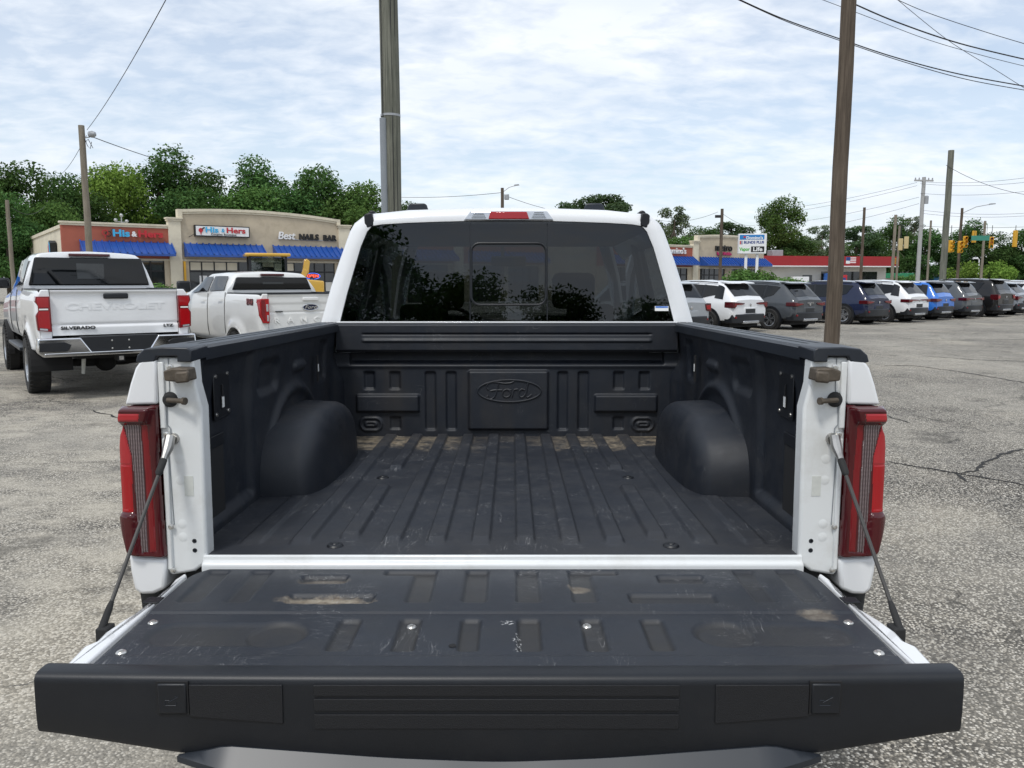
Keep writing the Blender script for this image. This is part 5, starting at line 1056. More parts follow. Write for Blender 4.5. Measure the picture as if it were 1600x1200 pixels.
    rl = MB(); a = trap(-.088, .106, .094, -.078, .0215, z0 + .005, z1 - .003); b = trap(-.088, .106, .094, -.078, 0, z0 + .005, z1 - .003)
    rl.add(a + b, [(0, 1, 2, 3), (4, 7, 6, 5), (0, 4, 5, 1), (1, 5, 6, 2), (2, 6, 7, 3), (3, 7, 4, 0)]); rl.build('stop_lens', 'lens_red', HL, bevel=.004)
    for s in (-1, 1):
        rb = MB()
        for k in range(4):
            zz = z0 + .010 + k * .008; c = .009 + s * .142; wdt = .034 - .004 * k
            rb.box(c - wdt, c + wdt, lean(zz) - .0205, lean(zz) - .017, zz, zz + .0035)
        rb.build('lens_ribs', 'alloy', HL)
    return T
# ------------------------------------------------------------------ vehicles
WHEELS = {}
def wheel_meshes(r, w, style):
    k = (r, w, style)
    if k in WHEELS: return WHEELS[k]
    rr = r * (.66 if style != 'truck' else .60)
    t = MB().lathe([(rr, w * .40), (rr + .02, w * .5), (r * .93, w * .5), (r * .985, w * .40), (r, w * .2), (r, -w * .2), (r * .985, -w * .40), (r * .93, -w * .5), (rr, -w * .5), (rr * .9, 0)], (0, 0, 0), 'x', 36, close=True)
    if style == 'truck':
        for j in range(36):
            a = 2 * math.pi * j / 36; T = Matrix.Rotation(a, 4, 'X')
            t.box(-w * .47, w * .47, -.013, .013, r - .012, r + .006, 0, T)
    t = t.mesh('tyre', 'tyre', 40)
    d = MB().lathe([(0, w * .12), (rr * .5, w * .10), (rr * .95, w * .02), (rr, w * .3)], (0, 0, 0), 'x', 30, 1)
    d.lathe([(rr * .93, w * .44), (rr * 1.0, w * .47), (rr * 1.01, w * .40), (rr * .92, w * .34)], (0, 0, 0), 'x', 36, 0, close=True)
    d.lathe([(0, w * .34), (rr * .16, w * .34), (rr * .22, w * .25), (rr * .22, w * .1)], (0, 0, 0), 'x', 18, 0)
    n = 6 if style == 'truck' else 5
    for j in range(n):
        a0 = 2 * math.pi * j / n
        for dd in ((-.17, .17) if style != 'wide' else (0,)):
            T = Matrix.Rotation(a0 + dd, 4, 'X'); hw = rr * (.075 if style != 'wide' else .2)
            d.prism([(-hw, rr * .12), (hw, rr * .12), (hw * 1.1, rr * .95), (-hw * 1.1, rr * .95)], 'x', w * .20, w * .36)
            for i in range(len(d.v) - 8, len(d.v)): d.v[i] = tuple(T @ Vector(d.v[i]))
    d = d.mesh('rim', ['alloy', 'alloy_dark'], 30)
    WHEELS[k] = (t, d); return WHEELS[k]
def add_wheels(root, r, w, style, hw, ys, arch=True, clad='plastic_black', zoff=0):
    t, d = wheel_meshes(r, w, style)
    for s in (-1, 1):
        for y in ys:
            o = piece('wheel', t, root, (s * (hw - w / 2 + .05), y, r + zoff), (0, 0, 0 if s > 0 else math.pi)); piece('rim', d, o)
            if arch:
                a = MB(); n = 22; P = []
                for i in range(n + 1):
                    q = math.pi * (-.06 + 1.12 * i / n); P.append((y + (r + .055) * math.cos(q), r + zoff + (r + .055) * math.sin(q)))
                P2 = [(y + (r + .10) * math.cos(math.pi * (-.06 + 1.12 * i / n)), r + zoff + (r + .10) * math.sin(math.pi * (-.06 + 1.12 * i / n))) for i in range(n + 1)]
                for i in range(n): a.prism([P[i], P[i + 1], P2[i + 1], P2[i]], 'x', s * (hw - .08), s * (hw + .018))
                a.build('wheel_arch', clad, root, smooth=50)
                dk = [(y + (r + .058) * math.cos(2 * math.pi * i / 28), r + zoff + (r + .058) * math.sin(2 * math.pi * i / 28)) for i in range(28)]
                wl = MB()
                for i in range(28):
                    c0_, c1_ = [(math.cos(2 * math.pi * k / 28), math.sin(2 * math.pi * k / 28)) for k in (i, i + 1)]
                    wl.prism([(y + r * .96 * c0_[0], r + zoff + r * .96 * c0_[1]), (y + r * .96 * c1_[0], r + zoff + r * .96 * c1_[1]), (y + (r + .058) * c1_[0], r + zoff + (r + .058) * c1_[1]), (y + (r + .058) * c0_[0], r + zoff + (r + .058) * c0_[1])], 'x', s * (hw - .15), s * (hw + .006))
                wl.build('wheel_well', 'dark_under', root)

class Body:
    """smooth car body from stations (y, zb, zs, zr, wb, wm, ws, wr)"""
    def __init__(s, st, n=120, sm=4, crown=.02):
        A = np.array(st, float); s.y = np.linspace(A[0, 0], A[-1, 0], n)
        s.c = [np.interp(s.y, A[:, 0], A[:, k]) for k in range(1, 8)]
        if sm:
            ker = np.hanning(2 * sm + 3)[1:-1]; ker /= ker.sum(); h = len(ker) // 2
            s.c = [np.convolve(np.pad(q, h, 'edge'), ker, 'valid') for q in s.c]
        s.crown = crown
    def ctrl(s, y):
        zb, zs, zr, wb, wm, ws, wr = [np.interp(y, s.y, q) for q in s.c]
        return [(0, zb), (wb, zb), (wm, zb + .28 * (zs - zb)), (wm * 1.0, zb + .72 * (zs - zb)), (ws, zs), (wr, zr - .08 * (zr - zs)), (wr * .72, zr), (0, zr + s.crown)]
    def pt(s, y, q, side=1, off=0):
        c = s.ctrl(y); i = min(int(q), 6); u = q - i
        a, b = np.array(c[i]), np.array(c[i + 1]); p = a + (b - a) * u
        if off:
            d = b - a; d = d / (np.linalg.norm(d) + 1e-9); p = p + np.array([d[1], -d[0]]) * off
        return (side * p[0], y, p[1])
    def build(s, root, paint, clad='plastic_black', clad_q=1.55, name='body', caps=True):
        mb = MB(); rows = []; n = len(s.y)
        for y in s.y:
            P = s.ctrl(y); P = [np.array(p) for p in P]; Q = [float(i) for i in range(8)]
            for _ in range(2):
                N = [P[0]]; NQ = [Q[0]]
                for i in range(len(P) - 1):
                    N += [P[i] * .75 + P[i + 1] * .25, P[i] * .25 + P[i + 1] * .75]; NQ += [Q[i] * .75 + Q[i + 1] * .25, Q[i] * .25 + Q[i + 1] * .75]
                N.append(P[-1]); NQ.append(Q[-1]); P, Q = N, NQ
            rows.append(P)
        k = len(rows[0]); v = []; f = []; m = []
        for side in (1, -1):
            o = len(v)
            for i in range(n): v += [(side * p[0], s.y[i], p[1]) for p in rows[i]]
            for i in range(n - 1):
                for j in range(k - 1):
                    q = (o + i * k + j, o + i * k + j + 1, o + (i + 1) * k + j + 1, o + (i + 1) * k + j)
                    f.append(q[::-1] if side > 0 else q); m.append(1 if (Q[j] + Q[j + 1]) / 2 < clad_q else 0)
            if caps:
                for e, ii in ((0, 0), (1, n - 1)):
                    q = tuple(o + ii * k + j for j in range(k)); f.append(q if (side > 0) ^ (e == 1) else q[::-1]); m.append(0)
        mb.v = [tuple(map(float, p)) for p in v]; mb.f = f; mb.m = m
        return mb.build(name, [paint, clad], root, smooth=40)
    def panel(s, name, mt, root, corners, side=1, off=.012, nu=8, nv=4, thick=.0):
        # corners (y,q): lower rear, lower front, upper front, upper rear
        (a0, q0), (a1, q1), (a2, q2), (a3, q3) = corners
        X = np.zeros((nu, nv)); Y = X.copy(); Z = X.copy()
        for i in range(nu):
            u = i / (nu - 1)
            for j in range(nv):
                w = j / (nv - 1); y = (a0 * (1 - u) + a1 * u) * (1 - w) + (a3 * (1 - u) + a2 * u) * w; q = (q0 * (1 - u) + q1 * u) * (1 - w) + (q3 * (1 - u) + q2 * u) * w
                X[i, j], Y[i, j], Z[i, j] = s.pt(y, q, side, off)
        return MB().grid(X, Y, Z, flip=side < 0).build(name, mt, root, smooth=60)
    def band(s, name, mt, root, y0, y1, q0, off=.006, n=14, ny=8):
        # panel across the roof centre: windshield or rear window
        X = np.zeros((ny, 2 * n - 1)); Y = X.copy(); Z = X.copy()
        for i in range(ny):
            y = y0 + (y1 - y0) * i / (ny - 1)
            for j in range(2 * n - 1):
                u = (j - (n - 1)) / (n - 1); q = 7 - (7 - q0) * abs(u); p = s.pt(y, q, 1 if u >= 0 else -1, 0)
                X[i, j], Y[i, j], Z[i, j] = p
        dZ = np.gradient(Z, axis=0); dY = np.gradient(Y, axis=0); L_ = np.hypot(dZ, dY)
        Y = Y - off * dZ / L_; Z = Z + off * dY / L_
        return MB().grid(X, Y, Z).build(name, mt, root, smooth=60)

def suv(name, label, loc, head, paint, L=4.6, W=1.86, H=1.68, lamp='wide', style='five', pillar=None, clad=.0, cat='car', group='sport utility cars parked in a row', badge=None, roof=None, wheel_r=.355, boxy=0, small=False, skid=True, slope=0.0, belt_up=0.0):
    """cross-over: rear at y=0, nose towards +y"""
    T = thing(name, label, cat, loc, head, group); h = W / 2; b = boxy
    belt = .60 * H + belt_up; k_ = slope
    st = [(-.03, .42, belt - .10, belt - .02, h * .70, h * .86, h * .80, h * .74),
          (.03, .33, belt - .03, belt + .07, h * .80, h * .95, h * .88, h * .78),
          (.16, .28, belt, belt + .22 + .12 * b - .06 * k_, h * .88, h * .985, h * .92, h * .76),
          (.42 - .12 * b + .16 * k_, .25, belt + .01, H - .085 - .03 * k_, h * .90, h * 1.0, h * .94, h * .74),
          (.66 - .19 * b + .22 * k_, .24, belt + .01, H - .035 - .02 * k_, h * .90, h * 1.0, h * .94, h * .73), (1.5, .23, belt - .01, H, h * .90, h * .99, h * .94, h * .74), (2.4, .23, belt - .03, H - .005, h * .90, h * .99, h * .94, h * .74),
          (2.85, .23, belt - .04, H - .05, h * .90, h * .99, h * .94, h * .72), (3.55, .23, belt - .05, belt + .06, h * .90, h * 1.0, h * .93, h * .74), (L - .35, .25, belt - .14, belt - .06, h * .90, h * .98, h * .86, h * .70), (L - .05, .30, belt - .24, belt - .19, h * .78, h * .86, h * .72, h * .60), (L, .34, belt - .30, belt - .26, h * .7, h * .76, h * .62, h * .5)]
    B = Body(st, 130, 3); B.build(T, paint)
    # glazing
    for s in (-1, 1):
        B.panel('side_window', 'glass_dark', T, [(2.30, 4.12), (3.30, 4.12), (2.66, 4.86), (2.30, 4.86)], s)
        B.panel('side_window', 'glass_dark', T, [(1.30, 4.12), (2.22, 4.12), (2.22, 4.86), (1.25, 4.86)], s)
        B.panel('quarter_window', 'glass_dark', T, [(.72 if pillar else .86, 4.30), (1.21, 4.14), (1.16, 4.86), (.66, 4.84)], s)
        B.panel('pillar_trim', 'plastic_black', T, [(1.205, 4.10), (1.31, 4.10), (1.255, 4.88), (1.155, 4.88)], s, .009, 3)
        B.panel('pillar_trim', 'plastic_black', T, [(2.21, 4.10), (2.31, 4.10), (2.31, 4.88), (2.21, 4.88)], s, .009, 3)
        B.panel('sill_cladding', 'plastic_black', T, [(.95, 1.30), (3.3, 1.30), (3.3, 2.02), (.95, 2.02)], s, .012, 10)
        if not small:
            for y in (1.42, 2.36): B.panel('door_handle', 'chrome' if paint == 'paint_white' else paint, T, [(y, 3.52), (y + .20, 3.52), (y + .20, 3.64), (y, 3.64)], s, .03, 3, 2)
            sm_ = MB(); 
            for y in (1.27, 2.26):
                P = [B.pt(y, q, s, .001) for q in np.linspace(1.9, 4.0, 9)]; sm_.tube(P, .006, 5)
            sm_.build('door_seam', 'dark_under', T)
        P = [B.pt(y, 5.02, s, .022) for y in np.linspace(.75, 2.55, 12)]
        MB().tube(P, .018, 6).build('roof_rail', 'plastic_black' if roof != 'chrome' else 'chrome', T)
        m = MB().box(*sorted((s * (h * .94), s * (h * .94 + .19))), 2.96, 3.06, belt - .02, belt + .13); m.build('door_mirror', paint, T, bevel=.03)
        # lamps
        zl = belt - .13
        if lamp == 'wide':
            poly = [(.40 * h, zl + .04), (.99 * h, zl + .075), (.995 * h, zl - .06), (.80 * h, zl - .075), (.45 * h, zl - .02)]
        elif lamp == 'bar':
            poly = [(.04 * h, zl + .035), (.985 * h, zl + .06), (.99 * h, zl - .07), (.72 * h, zl - .075), (.66 * h, zl - .005), (.04 * h, zl - .005)]
        elif lamp == 'hook':
            poly = [(.34 * h, zl + .05), (.97 * h, zl + .09), (.985 * h, zl - .10), (.86 * h, zl - .12), (.80 * h, zl - .01), (.36 * h, zl + .01)]
        else:
            poly = [(.68 * h, zl + .10), (.975 * h, zl + .12), (.985 * h, zl - .14), (.74 * h, zl - .10)]
        if s < 0: poly = [(-a, c) for a, c in poly][::-1]
        LM = MB().prism(poly, 'y', -.055, .30).build('tail_lamp', 'lens_dark_red', T, bevel=.012)
        cx, cz = sum(p[0] for p in poly) / len(poly), sum(p[1] for p in poly) / len(poly)
        MB().prism([((p[0] - cx) * .74 + cx, (p[1] - cz) * .55 + cz) for p in poly], 'y', -.060, -.05).build('lamp_core', 'lens_bar' if lamp != 'block' else 'lens_red', LM, bevel=.004)
        MB().box(*sorted((s * .66 * h, s * .84 * h)), -.062, .02, .47, .53).build('reflector', 'lens_bar', T, bevel=.006)
    if pillar:   # dark floating rear pillar
        for s in (-1, 1): B.panel('pillar_trim', pillar, T, [(.40, 4.06), (.74, 4.12), (.70, 4.92), (.44, 4.92)], s, .010, 4)
    B.band('rear_window', 'glass_dark', T, .10, .47 - .1 * b + .14 * k_, 5.22, .008)
    B.band('windshield', 'glass_dark', T, 2.90, 3.50, 5.30, .006)
    sp = MB().prism([(.19 - .1 * b, H - .062), (.62 - .1 * b, H - .012), (.62 - .1 * b, H - .04), (.30 - .1 * b, H - .105), (.17 - .1 * b, H - .095)], 'x', -h * .66, h * .66); sp.v = [(p[0], p[1] + .20 * k_, p[2] - .022 * k_) for p in sp.v]
    sp.build('roof_spoiler', paint if roof != 'black' else 'plastic_black', T, bevel=.008)
    MB().box(-.10, .10, .255 - .1 * b, .29 - .1 * b, H - .10, H - .085).build('high_stop_lamp', 'lens_dark_red', T)
    # tailgate recess, bumper, skid
    MB().box(-.34 * h / .93, .34 * h / .93, -.045, .0, belt - .44, belt - .22).build('plate_recess', paint, T, bevel=.02)
    MB().box(-.26, .26, -.050, .0, belt - .41, belt - .27).build('plate_holder', 'plastic_black' if paint not in ('paint_silver', 'paint_grey') else paint, T, bevel=.004)
    bp = MB().prism([(-h * .97, .30), (-h * .93, .02), (-h * .72, -.085), (h * .72, -.085), (h * .93, .02), (h * .97, .30)], 'z', .31, .60); bp.build('rear_bumper', 'plastic_black', T, bevel=.03, seg=3)
    if skid: MB().prism([(-.46, -.02), (-.40, -.115), (.40, -.115), (.46, -.02)], 'z', .30, .385).build('skid_plate', 'alloy', T, bevel=.012)
    MB().box(-h * .8, h * .8, .2, L - .4, .17, .30).build('underbody', 'dark_under', T)
    wp = MB().tube([(0, .12, belt + .09), (.16, .17, belt + .17), (.30, .16, belt + .15)], .010, 6); wp.build('rear_wiper', 'plastic_black', T)
    if badge: text_obj('badge', badge, .075, 'chrome', T, (0, -.052, belt - .09), (math.pi / 2, 0, 0), .006, .002, 1.5)
    if not small: MB().lathe([(0, -.006), (.045, -.005), (.05, 0)], (0, -.046, belt - .14), 'y', 16).build('emblem', 'chrome', T)
    add_wheels(T, wheel_r, .235, style, h, (.90, .90 + .585 * L))
    return T

def truck_pickup(name, label, loc, head, paint, sp, cat='pickup truck', group=None):
    """pickup seen from behind; origin under the tailgate, nose towards +y"""
    T = thing(name, label, cat, loc, head, group)
    h, L, H, zt, zf = sp['h'], sp['L'], sp['H'], sp['top'], sp['floor']; bl = sp['bed']; r = sp['r']; zb = sp['zb']; belt = zt + .015
    hr = sp.get('hr', .77)
    c0 = bl + .02
    st = [(c0, zb, belt, belt + .03, h * .90, h * .965, h * .93, h * .90), (c0 + .01, zb, belt, H - .06, h * .90, h * .965, h * .93, h * hr), (c0 + .10, zb, belt, H - .015, h * .90, h * .965, h * .93, h * (hr - .005)), (c0 + .7, zb, belt - .02, H, h * .90, h * .965, h * .93, h * (hr + .01)),
          (c0 + 1.45, zb, belt - .04, H - .015, h * .90, h * .965, h * .93, h * hr), (c0 + 1.65, zb, belt - .05, H - .06, h * .90, h * .965, h * .93, h * (hr - .02)), (c0 + 2.35, zb, belt - .07, belt + .02, h * .90, h * .965, h * .93, h * .80), (c0 + 2.55, zb, belt - .09, belt - .02, h * .90, h * .97, h * .92, h * .80), (L - .30, zb, belt - .16, belt - .07, h * .90, h * .97, h * .90, h * .78), (L - .04, zb + .05, belt - .24, belt - .16, h * .82, h * .88, h * .78, h * .65), (L, zb + .1, belt - .34, belt - .25, h * .7, h * .78, h * .68, h * .55)]
    B = Body(st, 150, 2); B.build(T, paint, 'dark_under', 1.1, 'cab')
    for s in (-1, 1):
        B.panel('side_window', 'glass_dark', T, [(c0 + 1.02, 4.10), (c0 + 1.98, 4.10), (c0 + 1.55, 4.86), (c0 + 1.02, 4.86)], s)
        B.panel('side_window', 'glass_dark', T, [(c0 + .16, 4.10), (c0 + .94, 4.10), (c0 + .94, 4.86), (c0 + .26, 4.86)], s)
        sm_ = MB()
        for y in (c0 + .98, c0 + .06, c0 + 2.12): sm_.tube([B.pt(y, q, s, .001) for q in np.linspace(1.5, 3.98, 9)], .006, 5)
        sm_.build('door_seam', 'dark_under', T)
        for y in (c0 + .16, c0 + 1.12): B.panel('door_handle', sp.get('handle', 'chrome'), T, [(y, 3.42), (y + .22, 3.42), (y + .22, 3.55), (y, 3.55)], s, .035, 3, 2)
        m = MB().box(*sorted((s * (h * .96), s * (h * .96 + .26))), c0 + 1.86, c0 + 1.98, belt - .02, belt + sp.get('mir', .24)); m.build('door_mirror', 'plastic_black', T, bevel=.04)
        MB().box(*sorted((s * (h * .86), s * (h * 1.03))), c0 + .05, c0 + 2.1, zb - .10, zb - .04).build('side_step', 'plastic_grey', T, bevel=.012)
        # bed side with arch cut out
        ra = sp['axle']; prof = [(h * .91, zt), (h * .945, zt - .035), (h * .975, zt - .14), (h * .985, zt - .35), (h * .97, zt - .62), (h * .945, zb + .02), (h * .90, zb - .01)]
        ys = np.linspace(.02, bl, 70); nz = 30
        tt = np.linspace(0, 6, nz); pxx = np.interp(tt, range(7), [q[0] for q in prof]); pzz = np.interp(tt, range(7), [q[1] for q in prof]); v = []; f = []
        for q in ys:
            for j in range(nz):
                fl = .045 * math.exp(-((math.hypot(q - ra, (pzz[j] - r) * 1.0) - (r + .10)) / .10) ** 2) if sp.get('flare', 1) else 0
                v.append((s * (pxx[j] + fl - .05 * math.exp(-q / .05)), q, pzz[j]))
        for i in range(69):
            for j in range(nz - 1):
                if math.hypot((ys[i] + ys[i + 1]) / 2 - ra, (pzz[j] + pzz[j + 1]) / 2 - r) > r + .075:
                    q = (i * nz + j, i * nz + j + 1, (i + 1) * nz + j + 1, (i + 1) * nz + j); f.append(q[::-1] if s > 0 else q)
        MB().add(v, f).build('bed_side', paint, T, smooth=60)
        MB().box(*sorted((s * h * .80, s * h * .925)), .03, bl, zt - .035, zt + .008).build('rail_cap', 'plastic_black', T, bevel=.008)
        MB().box(*sorted((s * h * .79, s * h * .85)), .04, bl, zf, zt - .04).build('bed_wall', 'dark_under', T)
        # rear corner post behind the lamp
        MB().prism([(s * h * .80, zb + .12), (s * h * .925, zb + .12), (s * h * .955, zt - .30), (s * h * .94, zt - .08), (s * h * .90, zt), (s * h * .80, zt)], 'y', .015, .12).build('corner_panel', paint, T, bevel=.015)
        poly = [(s * a * h, z) for a, z in sp['lamp']]
        LM = MB().prism(poly, 'y', -.03, .16).build('tail_lamp', 'lens_bar' if not sp.get('lampred') else 'lens_red', T, bevel=.010)
        for nm, pl, mt in sp['lampparts']: MB().prism([(s * a * h, z) for a, z in pl], 'y', -.036, -.026).build(nm, mt, LM, bevel=.003)
        # arch liner
        n = 20; a = MB()
        for i in range(n):
            q0, q1 = [math.pi * (-.04 + 1.08 * k / n) for k in (i, i + 1)]
            a.prism([(ra + (r + .07) * math.cos(q0), r + (r + .07) * math.sin(q0)), (ra + (r + .07) * math.cos(q1), r + (r + .07) * math.sin(q1)), (ra + (r + .10) * math.cos(q1), r + (r + .10) * math.sin(q1)), (ra + (r + .10) * math.cos(q0), r + (r + .10) * math.sin(q0))], 'x', s * h * .5, s * (h * .985 + .035))
        a.build('wheel_arch', sp.get('arch', 'dark_under'), T, smooth=50)
    add_wheels(T, r, sp['tw'], 'truck', h * .985, (sp['axle'],), arch=False); add_wheels(T, r, sp['tw'], 'truck', h * .985, (sp['axle'] + sp['wb'],), arch=True, clad='dark_under')
    MB().box(-h * .80, h * .80, .05, bl + .05, zf - .06, zf).build('bed_floor', 'dark_under', T)
    MB().box(-h * .85, h * .85, bl - .03, bl + .01, zf, zt).build('bed_front', 'dark_under', T)
    MB().box(-.5, .5, .3, L - .5, zb - .12, zb + .02).tube([(-h * .9, sp['axle'], r), (h * .9, sp['axle'], r)], .06, 10).lathe([(0, -.16), (.11, -.12), (.16, 0), (.11, .12), (0, .16)], (0, sp['axle'], r), 'y', 14).build('underbody', 'dark_under', T)
    # rear glass of the cab with a darker surround, stop lamp
    z0, z1 = belt + .035, H - .10
    wv = [(-h * (hr + .085), z0), (h * (hr + .085), z0), (h * (hr - .02), z1), (-h * (hr - .02), z1)]
    RW = MB().prism(wv, 'y', c0 - .022, c0 + .05).build('rear_window', 'glass_dark', T, bevel=.02)
    MB().box(-.20, .20, c0 - .026, c0 - .018, z0 + .10, z1 - .09).build('slider_pane', 'glass_store', RW, bevel=.004)
    MB().box(-sp['chm'], sp['chm'], c0 - .03, c0 + .05, H - .075, H - .035).build('high_stop_lamp', 'lens_dark_red', T, bevel=.01)
    return T, B, c0, belt

def silverado():
    sp = dict(h=1.03, L=6.15, H=2.12, top=1.53, floor=1.0, bed=2.05, r=.42, zb=.66, axle=1.18, wb=4.03, tw=.28, chm=.30, flare=1, handle='chrome', mir=.16,
              lamp=[(.80, 1.44), (.965, 1.44), (.975, 1.37), (.945, 1.31), (.945, 1.24), (.975, 1.19), (.965, .98), (.80, .955)],
              lampparts=[('lamp_upper_lens', [(.82, 1.42), (.95, 1.42), (.955, 1.36), (.935, 1.29), (.82, 1.29)], 'lens_red'), ('lamp_reverse_lens', [(.83, 1.275), (.935, 1.275), (.935, 1.255), (.83, 1.255)], 'white_plain'), ('lamp_lower_lens', [(.82, 1.24), (.935, 1.24), (.955, 1.18), (.95, 1.02), (.82, 1.00)], 'lens_red'), ('lamp_reverse_lens', [(.85, 1.0), (.94, 1.01), (.94, .985), (.85, .975)], 'lens_lamp_clear')])
    T, B, c0, belt = truck_pickup('pickup_truck', 'large white pickup truck with chrome rear bumper and closed tailgate, left of the open bed', (-5.60, 11.43, 0), R(36), 'paint_white', sp)
    h = sp['h']
    # tailgate with pressed name
    nx, nz = 150, 60; x = np.linspace(-h * .795, h * .795, nx)[:, None] * np.ones((1, nz)); z = np.ones((nx, 1)) * np.linspace(.90, 1.525, nz)[None, :]
    d = .012 * sstep(1.50, 1.44, z) - .020 * sstep(1.475, 1.505, z) + .014 * np.exp(-((z - 1.045) / .02) ** 2) - .012 * sstep(1.03, 1.01, z)
    tg = MB().grid(x, .02 + d, z); tg.box(-h * .795, h * .795, .05, .10, .90, 1.525); TG = tg.build('tailgate', 'paint_white', T, smooth=50)
    MB().box(-h * .79, h * .79, .00, .105, 1.521, 1.540).build('tailgate_cap', 'plastic_black', TG, bevel=.005)
    MB().box(-.16, .16, -.002, .06, 1.40, 1.475).build('tailgate_handle', 'plastic_black', TG, bevel=.015)
    text_obj('pressed_name', 'CHEVROLET', .135, 'paint_white', TG, (0, .0352, 1.29), (math.pi / 2, 0, 0), .008, .004, 1.72)
    text_obj('name_badge', 'SILVERADO', .062, 'plastic_black', TG, (-.50, .008, 1.0), (math.pi / 2, 0, 0), .006, .002, 1.35)
    text_obj('trim_badge', 'LTZ', .055, 'plastic_black', TG, (.68, .008, 1.0), (math.pi / 2, 0, 0), .006, .002, 1.4)
    # chrome bumper with corner steps and black centre
    z0, z1 = .62, .875
    for s in (-1, 1):
        b = MB().prism([(s * .36, z1 - .215), (s * .50, z1), (s * h * .985, z1), (s * h * 1.0, z0 + .06), (s * h * .93, z0), (s * .36, z0)], 'y', -.16, .04)
        BP = b.build('bumper_end', 'chrome', T, bevel=.018, seg=3)
        MB().prism([(s * .62, .78), (s * .70, .82), (s * h * .97, .82), (s * h * .975, .70), (s * .70, .69), (s * .66, .70)], 'y', -.166, -.15).build('corner_step', 'plastic_black', BP, bevel=.006)
    MB().box(-.50, .50, -.13, .03, .64, .885).build('bumper_centre', 'plastic_black', T, bevel=.01)
    MB().box(-.95, .95, -.165, -.12, z0 + .005, z0 + .055).build('bumper_lip', 'chrome', T, bevel=.01)
    for xx in (-.11, .11):
        for zz in (.71, .82): MB().lathe([(0, -.008), (.011, -.006), (.012, .0)], (xx, -.131, zz), 'y', 10).build('plate_bolt', 'steel_bolt', T)
    hb = MB().box(-.045, .045, -.12, .15, .52, .61); hb.build('hitch_receiver', 'dark_under', T); MB().box(-.028, .028, -.126, -.10, .538, .592).build('hitch_plug', 'steel', T)
    MB().tube([(-.38, .55, .60), (-.40, .60, .30)], [.03, .024], 10).tube([(.38, .55, .60), (.40, .60, .30)], [.03, .024], 10).build('shock_absorber', 'sticker', T)
    MB().box(-.32, .42, 1.4, 2.4, .32, .60).build('spare_tyre', 'dark_under', T, bevel=.10)
    return T
def ranger():
    sp = dict(h=.93, L=5.35, H=1.82, top=1.44, floor=.86, bed=1.58, r=.39, zb=.50, axle=1.10, wb=3.22, tw=.26, chm=.22, flare=1, handle='paint_pearl', mir=.20, arch='paint_pearl', lampred=1, hr=.74,
              lamp=[(.80, 1.36), (.955, 1.36), (.970, 1.30), (.965, 1.08), (.92, .96), (.80, .95)],
              lampparts=[('lamp_reverse_lens', [(.82, 1.27), (.86, 1.27), (.86, 1.15), (.82, 1.15)], 'lens_lamp_clear'), ('lamp_reverse_lens', [(.82, 1.09), (.85, 1.09), (.85, .99), (.82, .99)], 'lens_lamp_clear'), ('lamp_side_lens', [(.88, 1.34), (.945, 1.34), (.95, 1.10), (.90, 1.0), (.88, 1.0)], 'lens_bar')])
    T, B, c0, belt = truck_pickup('pickup_truck', 'white mid-size pickup truck with red tail lamp and offroad decal, behind the large white pickup', (-3.42, 13.75, 0), R(39), 'paint_pearl', sp)
    h = sp['h']
    nx, nz = 120, 50; x = np.linspace(-h * .795, h * .795, nx)[:, None] * np.ones((1, nz)); z = np.ones((nx, 1)) * np.linspace(.80, 1.43, nz)[None, :]
    d = .010 * sstep(1.30, 1.25, z) + .012 * np.exp(-((z - 1.13) / .012) ** 2) - .015 * sstep(1.39, 1.42, z)
    tg = MB().grid(x, .02 + d, z); tg.box(-h * .795, h * .795, .05, .10, .80, 1.43); TG = tg.build('tailgate', 'paint_pearl', T, smooth=50)
    MB().box(-h * .79, h * .79, .0, .105, 1.426, 1.440).build('tailgate_cap', 'plastic_black', TG, bevel=.005)
    MB().box(-.14, .14, -.012, .05, 1.315, 1.375).build('tailgate_handle', 'paint_pearl', TG, bevel=.014)
    EM = MB().add([(.14 * math.cos(a), .018, 1.205 + .055 * math.sin(a)) for a in np.linspace(0, 2 * math.pi, 28)[:-1]] + [(.14 * math.cos(a), .03, 1.205 + .055 * math.sin(a)) for a in np.linspace(0, 2 * math.pi, 28)[:-1]], [tuple(reversed(range(27)))] + [(i, (i + 1) % 27, (i + 1) % 27 + 27, i + 27) for i in range(27)]).build('oval_emblem', 'paint_navy', TG)
    EM.modifiers.clear()
    MB().tube([(.14 * math.cos(a), .016, 1.205 + .055 * math.sin(a)) for a in np.linspace(0, 2 * math.pi, 33)], .007, 6, cap=False).build('oval_rim', 'chrome', EM)
    text_obj('emblem_script', 'Ford', .085, 'chrome', EM, (0, .014, 1.205), (math.pi / 2, 0, 0), .003, .001, 1.3, shear=.3)
    for i, c in enumerate('RANGER'): text_obj('pressed_letter', c, .125, 'white_plain', TG, (-.60 + .24 * i, .024, .99), (math.pi / 2, 0, 0), .008, .002, 1.3)
    MB().box(-.62, -.50, .008, .03, 1.135, 1.15).build('trim_badge', 'plastic_black', TG)
    text_obj('side_decal', 'FX4', .13, 'lens_bar', T, (-h * .975 - .006, .40, 1.30), (math.pi / 2, 0, -math.pi / 2), .003, .006, 1.25)
    text_obj('side_decal', 'FX4', .13, 'plastic_black', T, (-h * .975 - .003, .385, 1.292), (math.pi / 2, 0, -math.pi / 2), .002, .010, 1.25)
    MB().prism([(-h * .985, .10), (-h * .96, -.06), (-.7, -.14), (.7, -.14), (h * .96, -.06), (h * .985, .10)], 'z', .52, .76).build('rear_bumper', 'plastic_grey', T, bevel=.02)
    vent = MB().box(-h * .985 - .012, -h * .985, 3.98, 4.10, 1.16, 1.27); vent.build('wing_vent', 'plastic_black', T, bevel=.006)
    return T
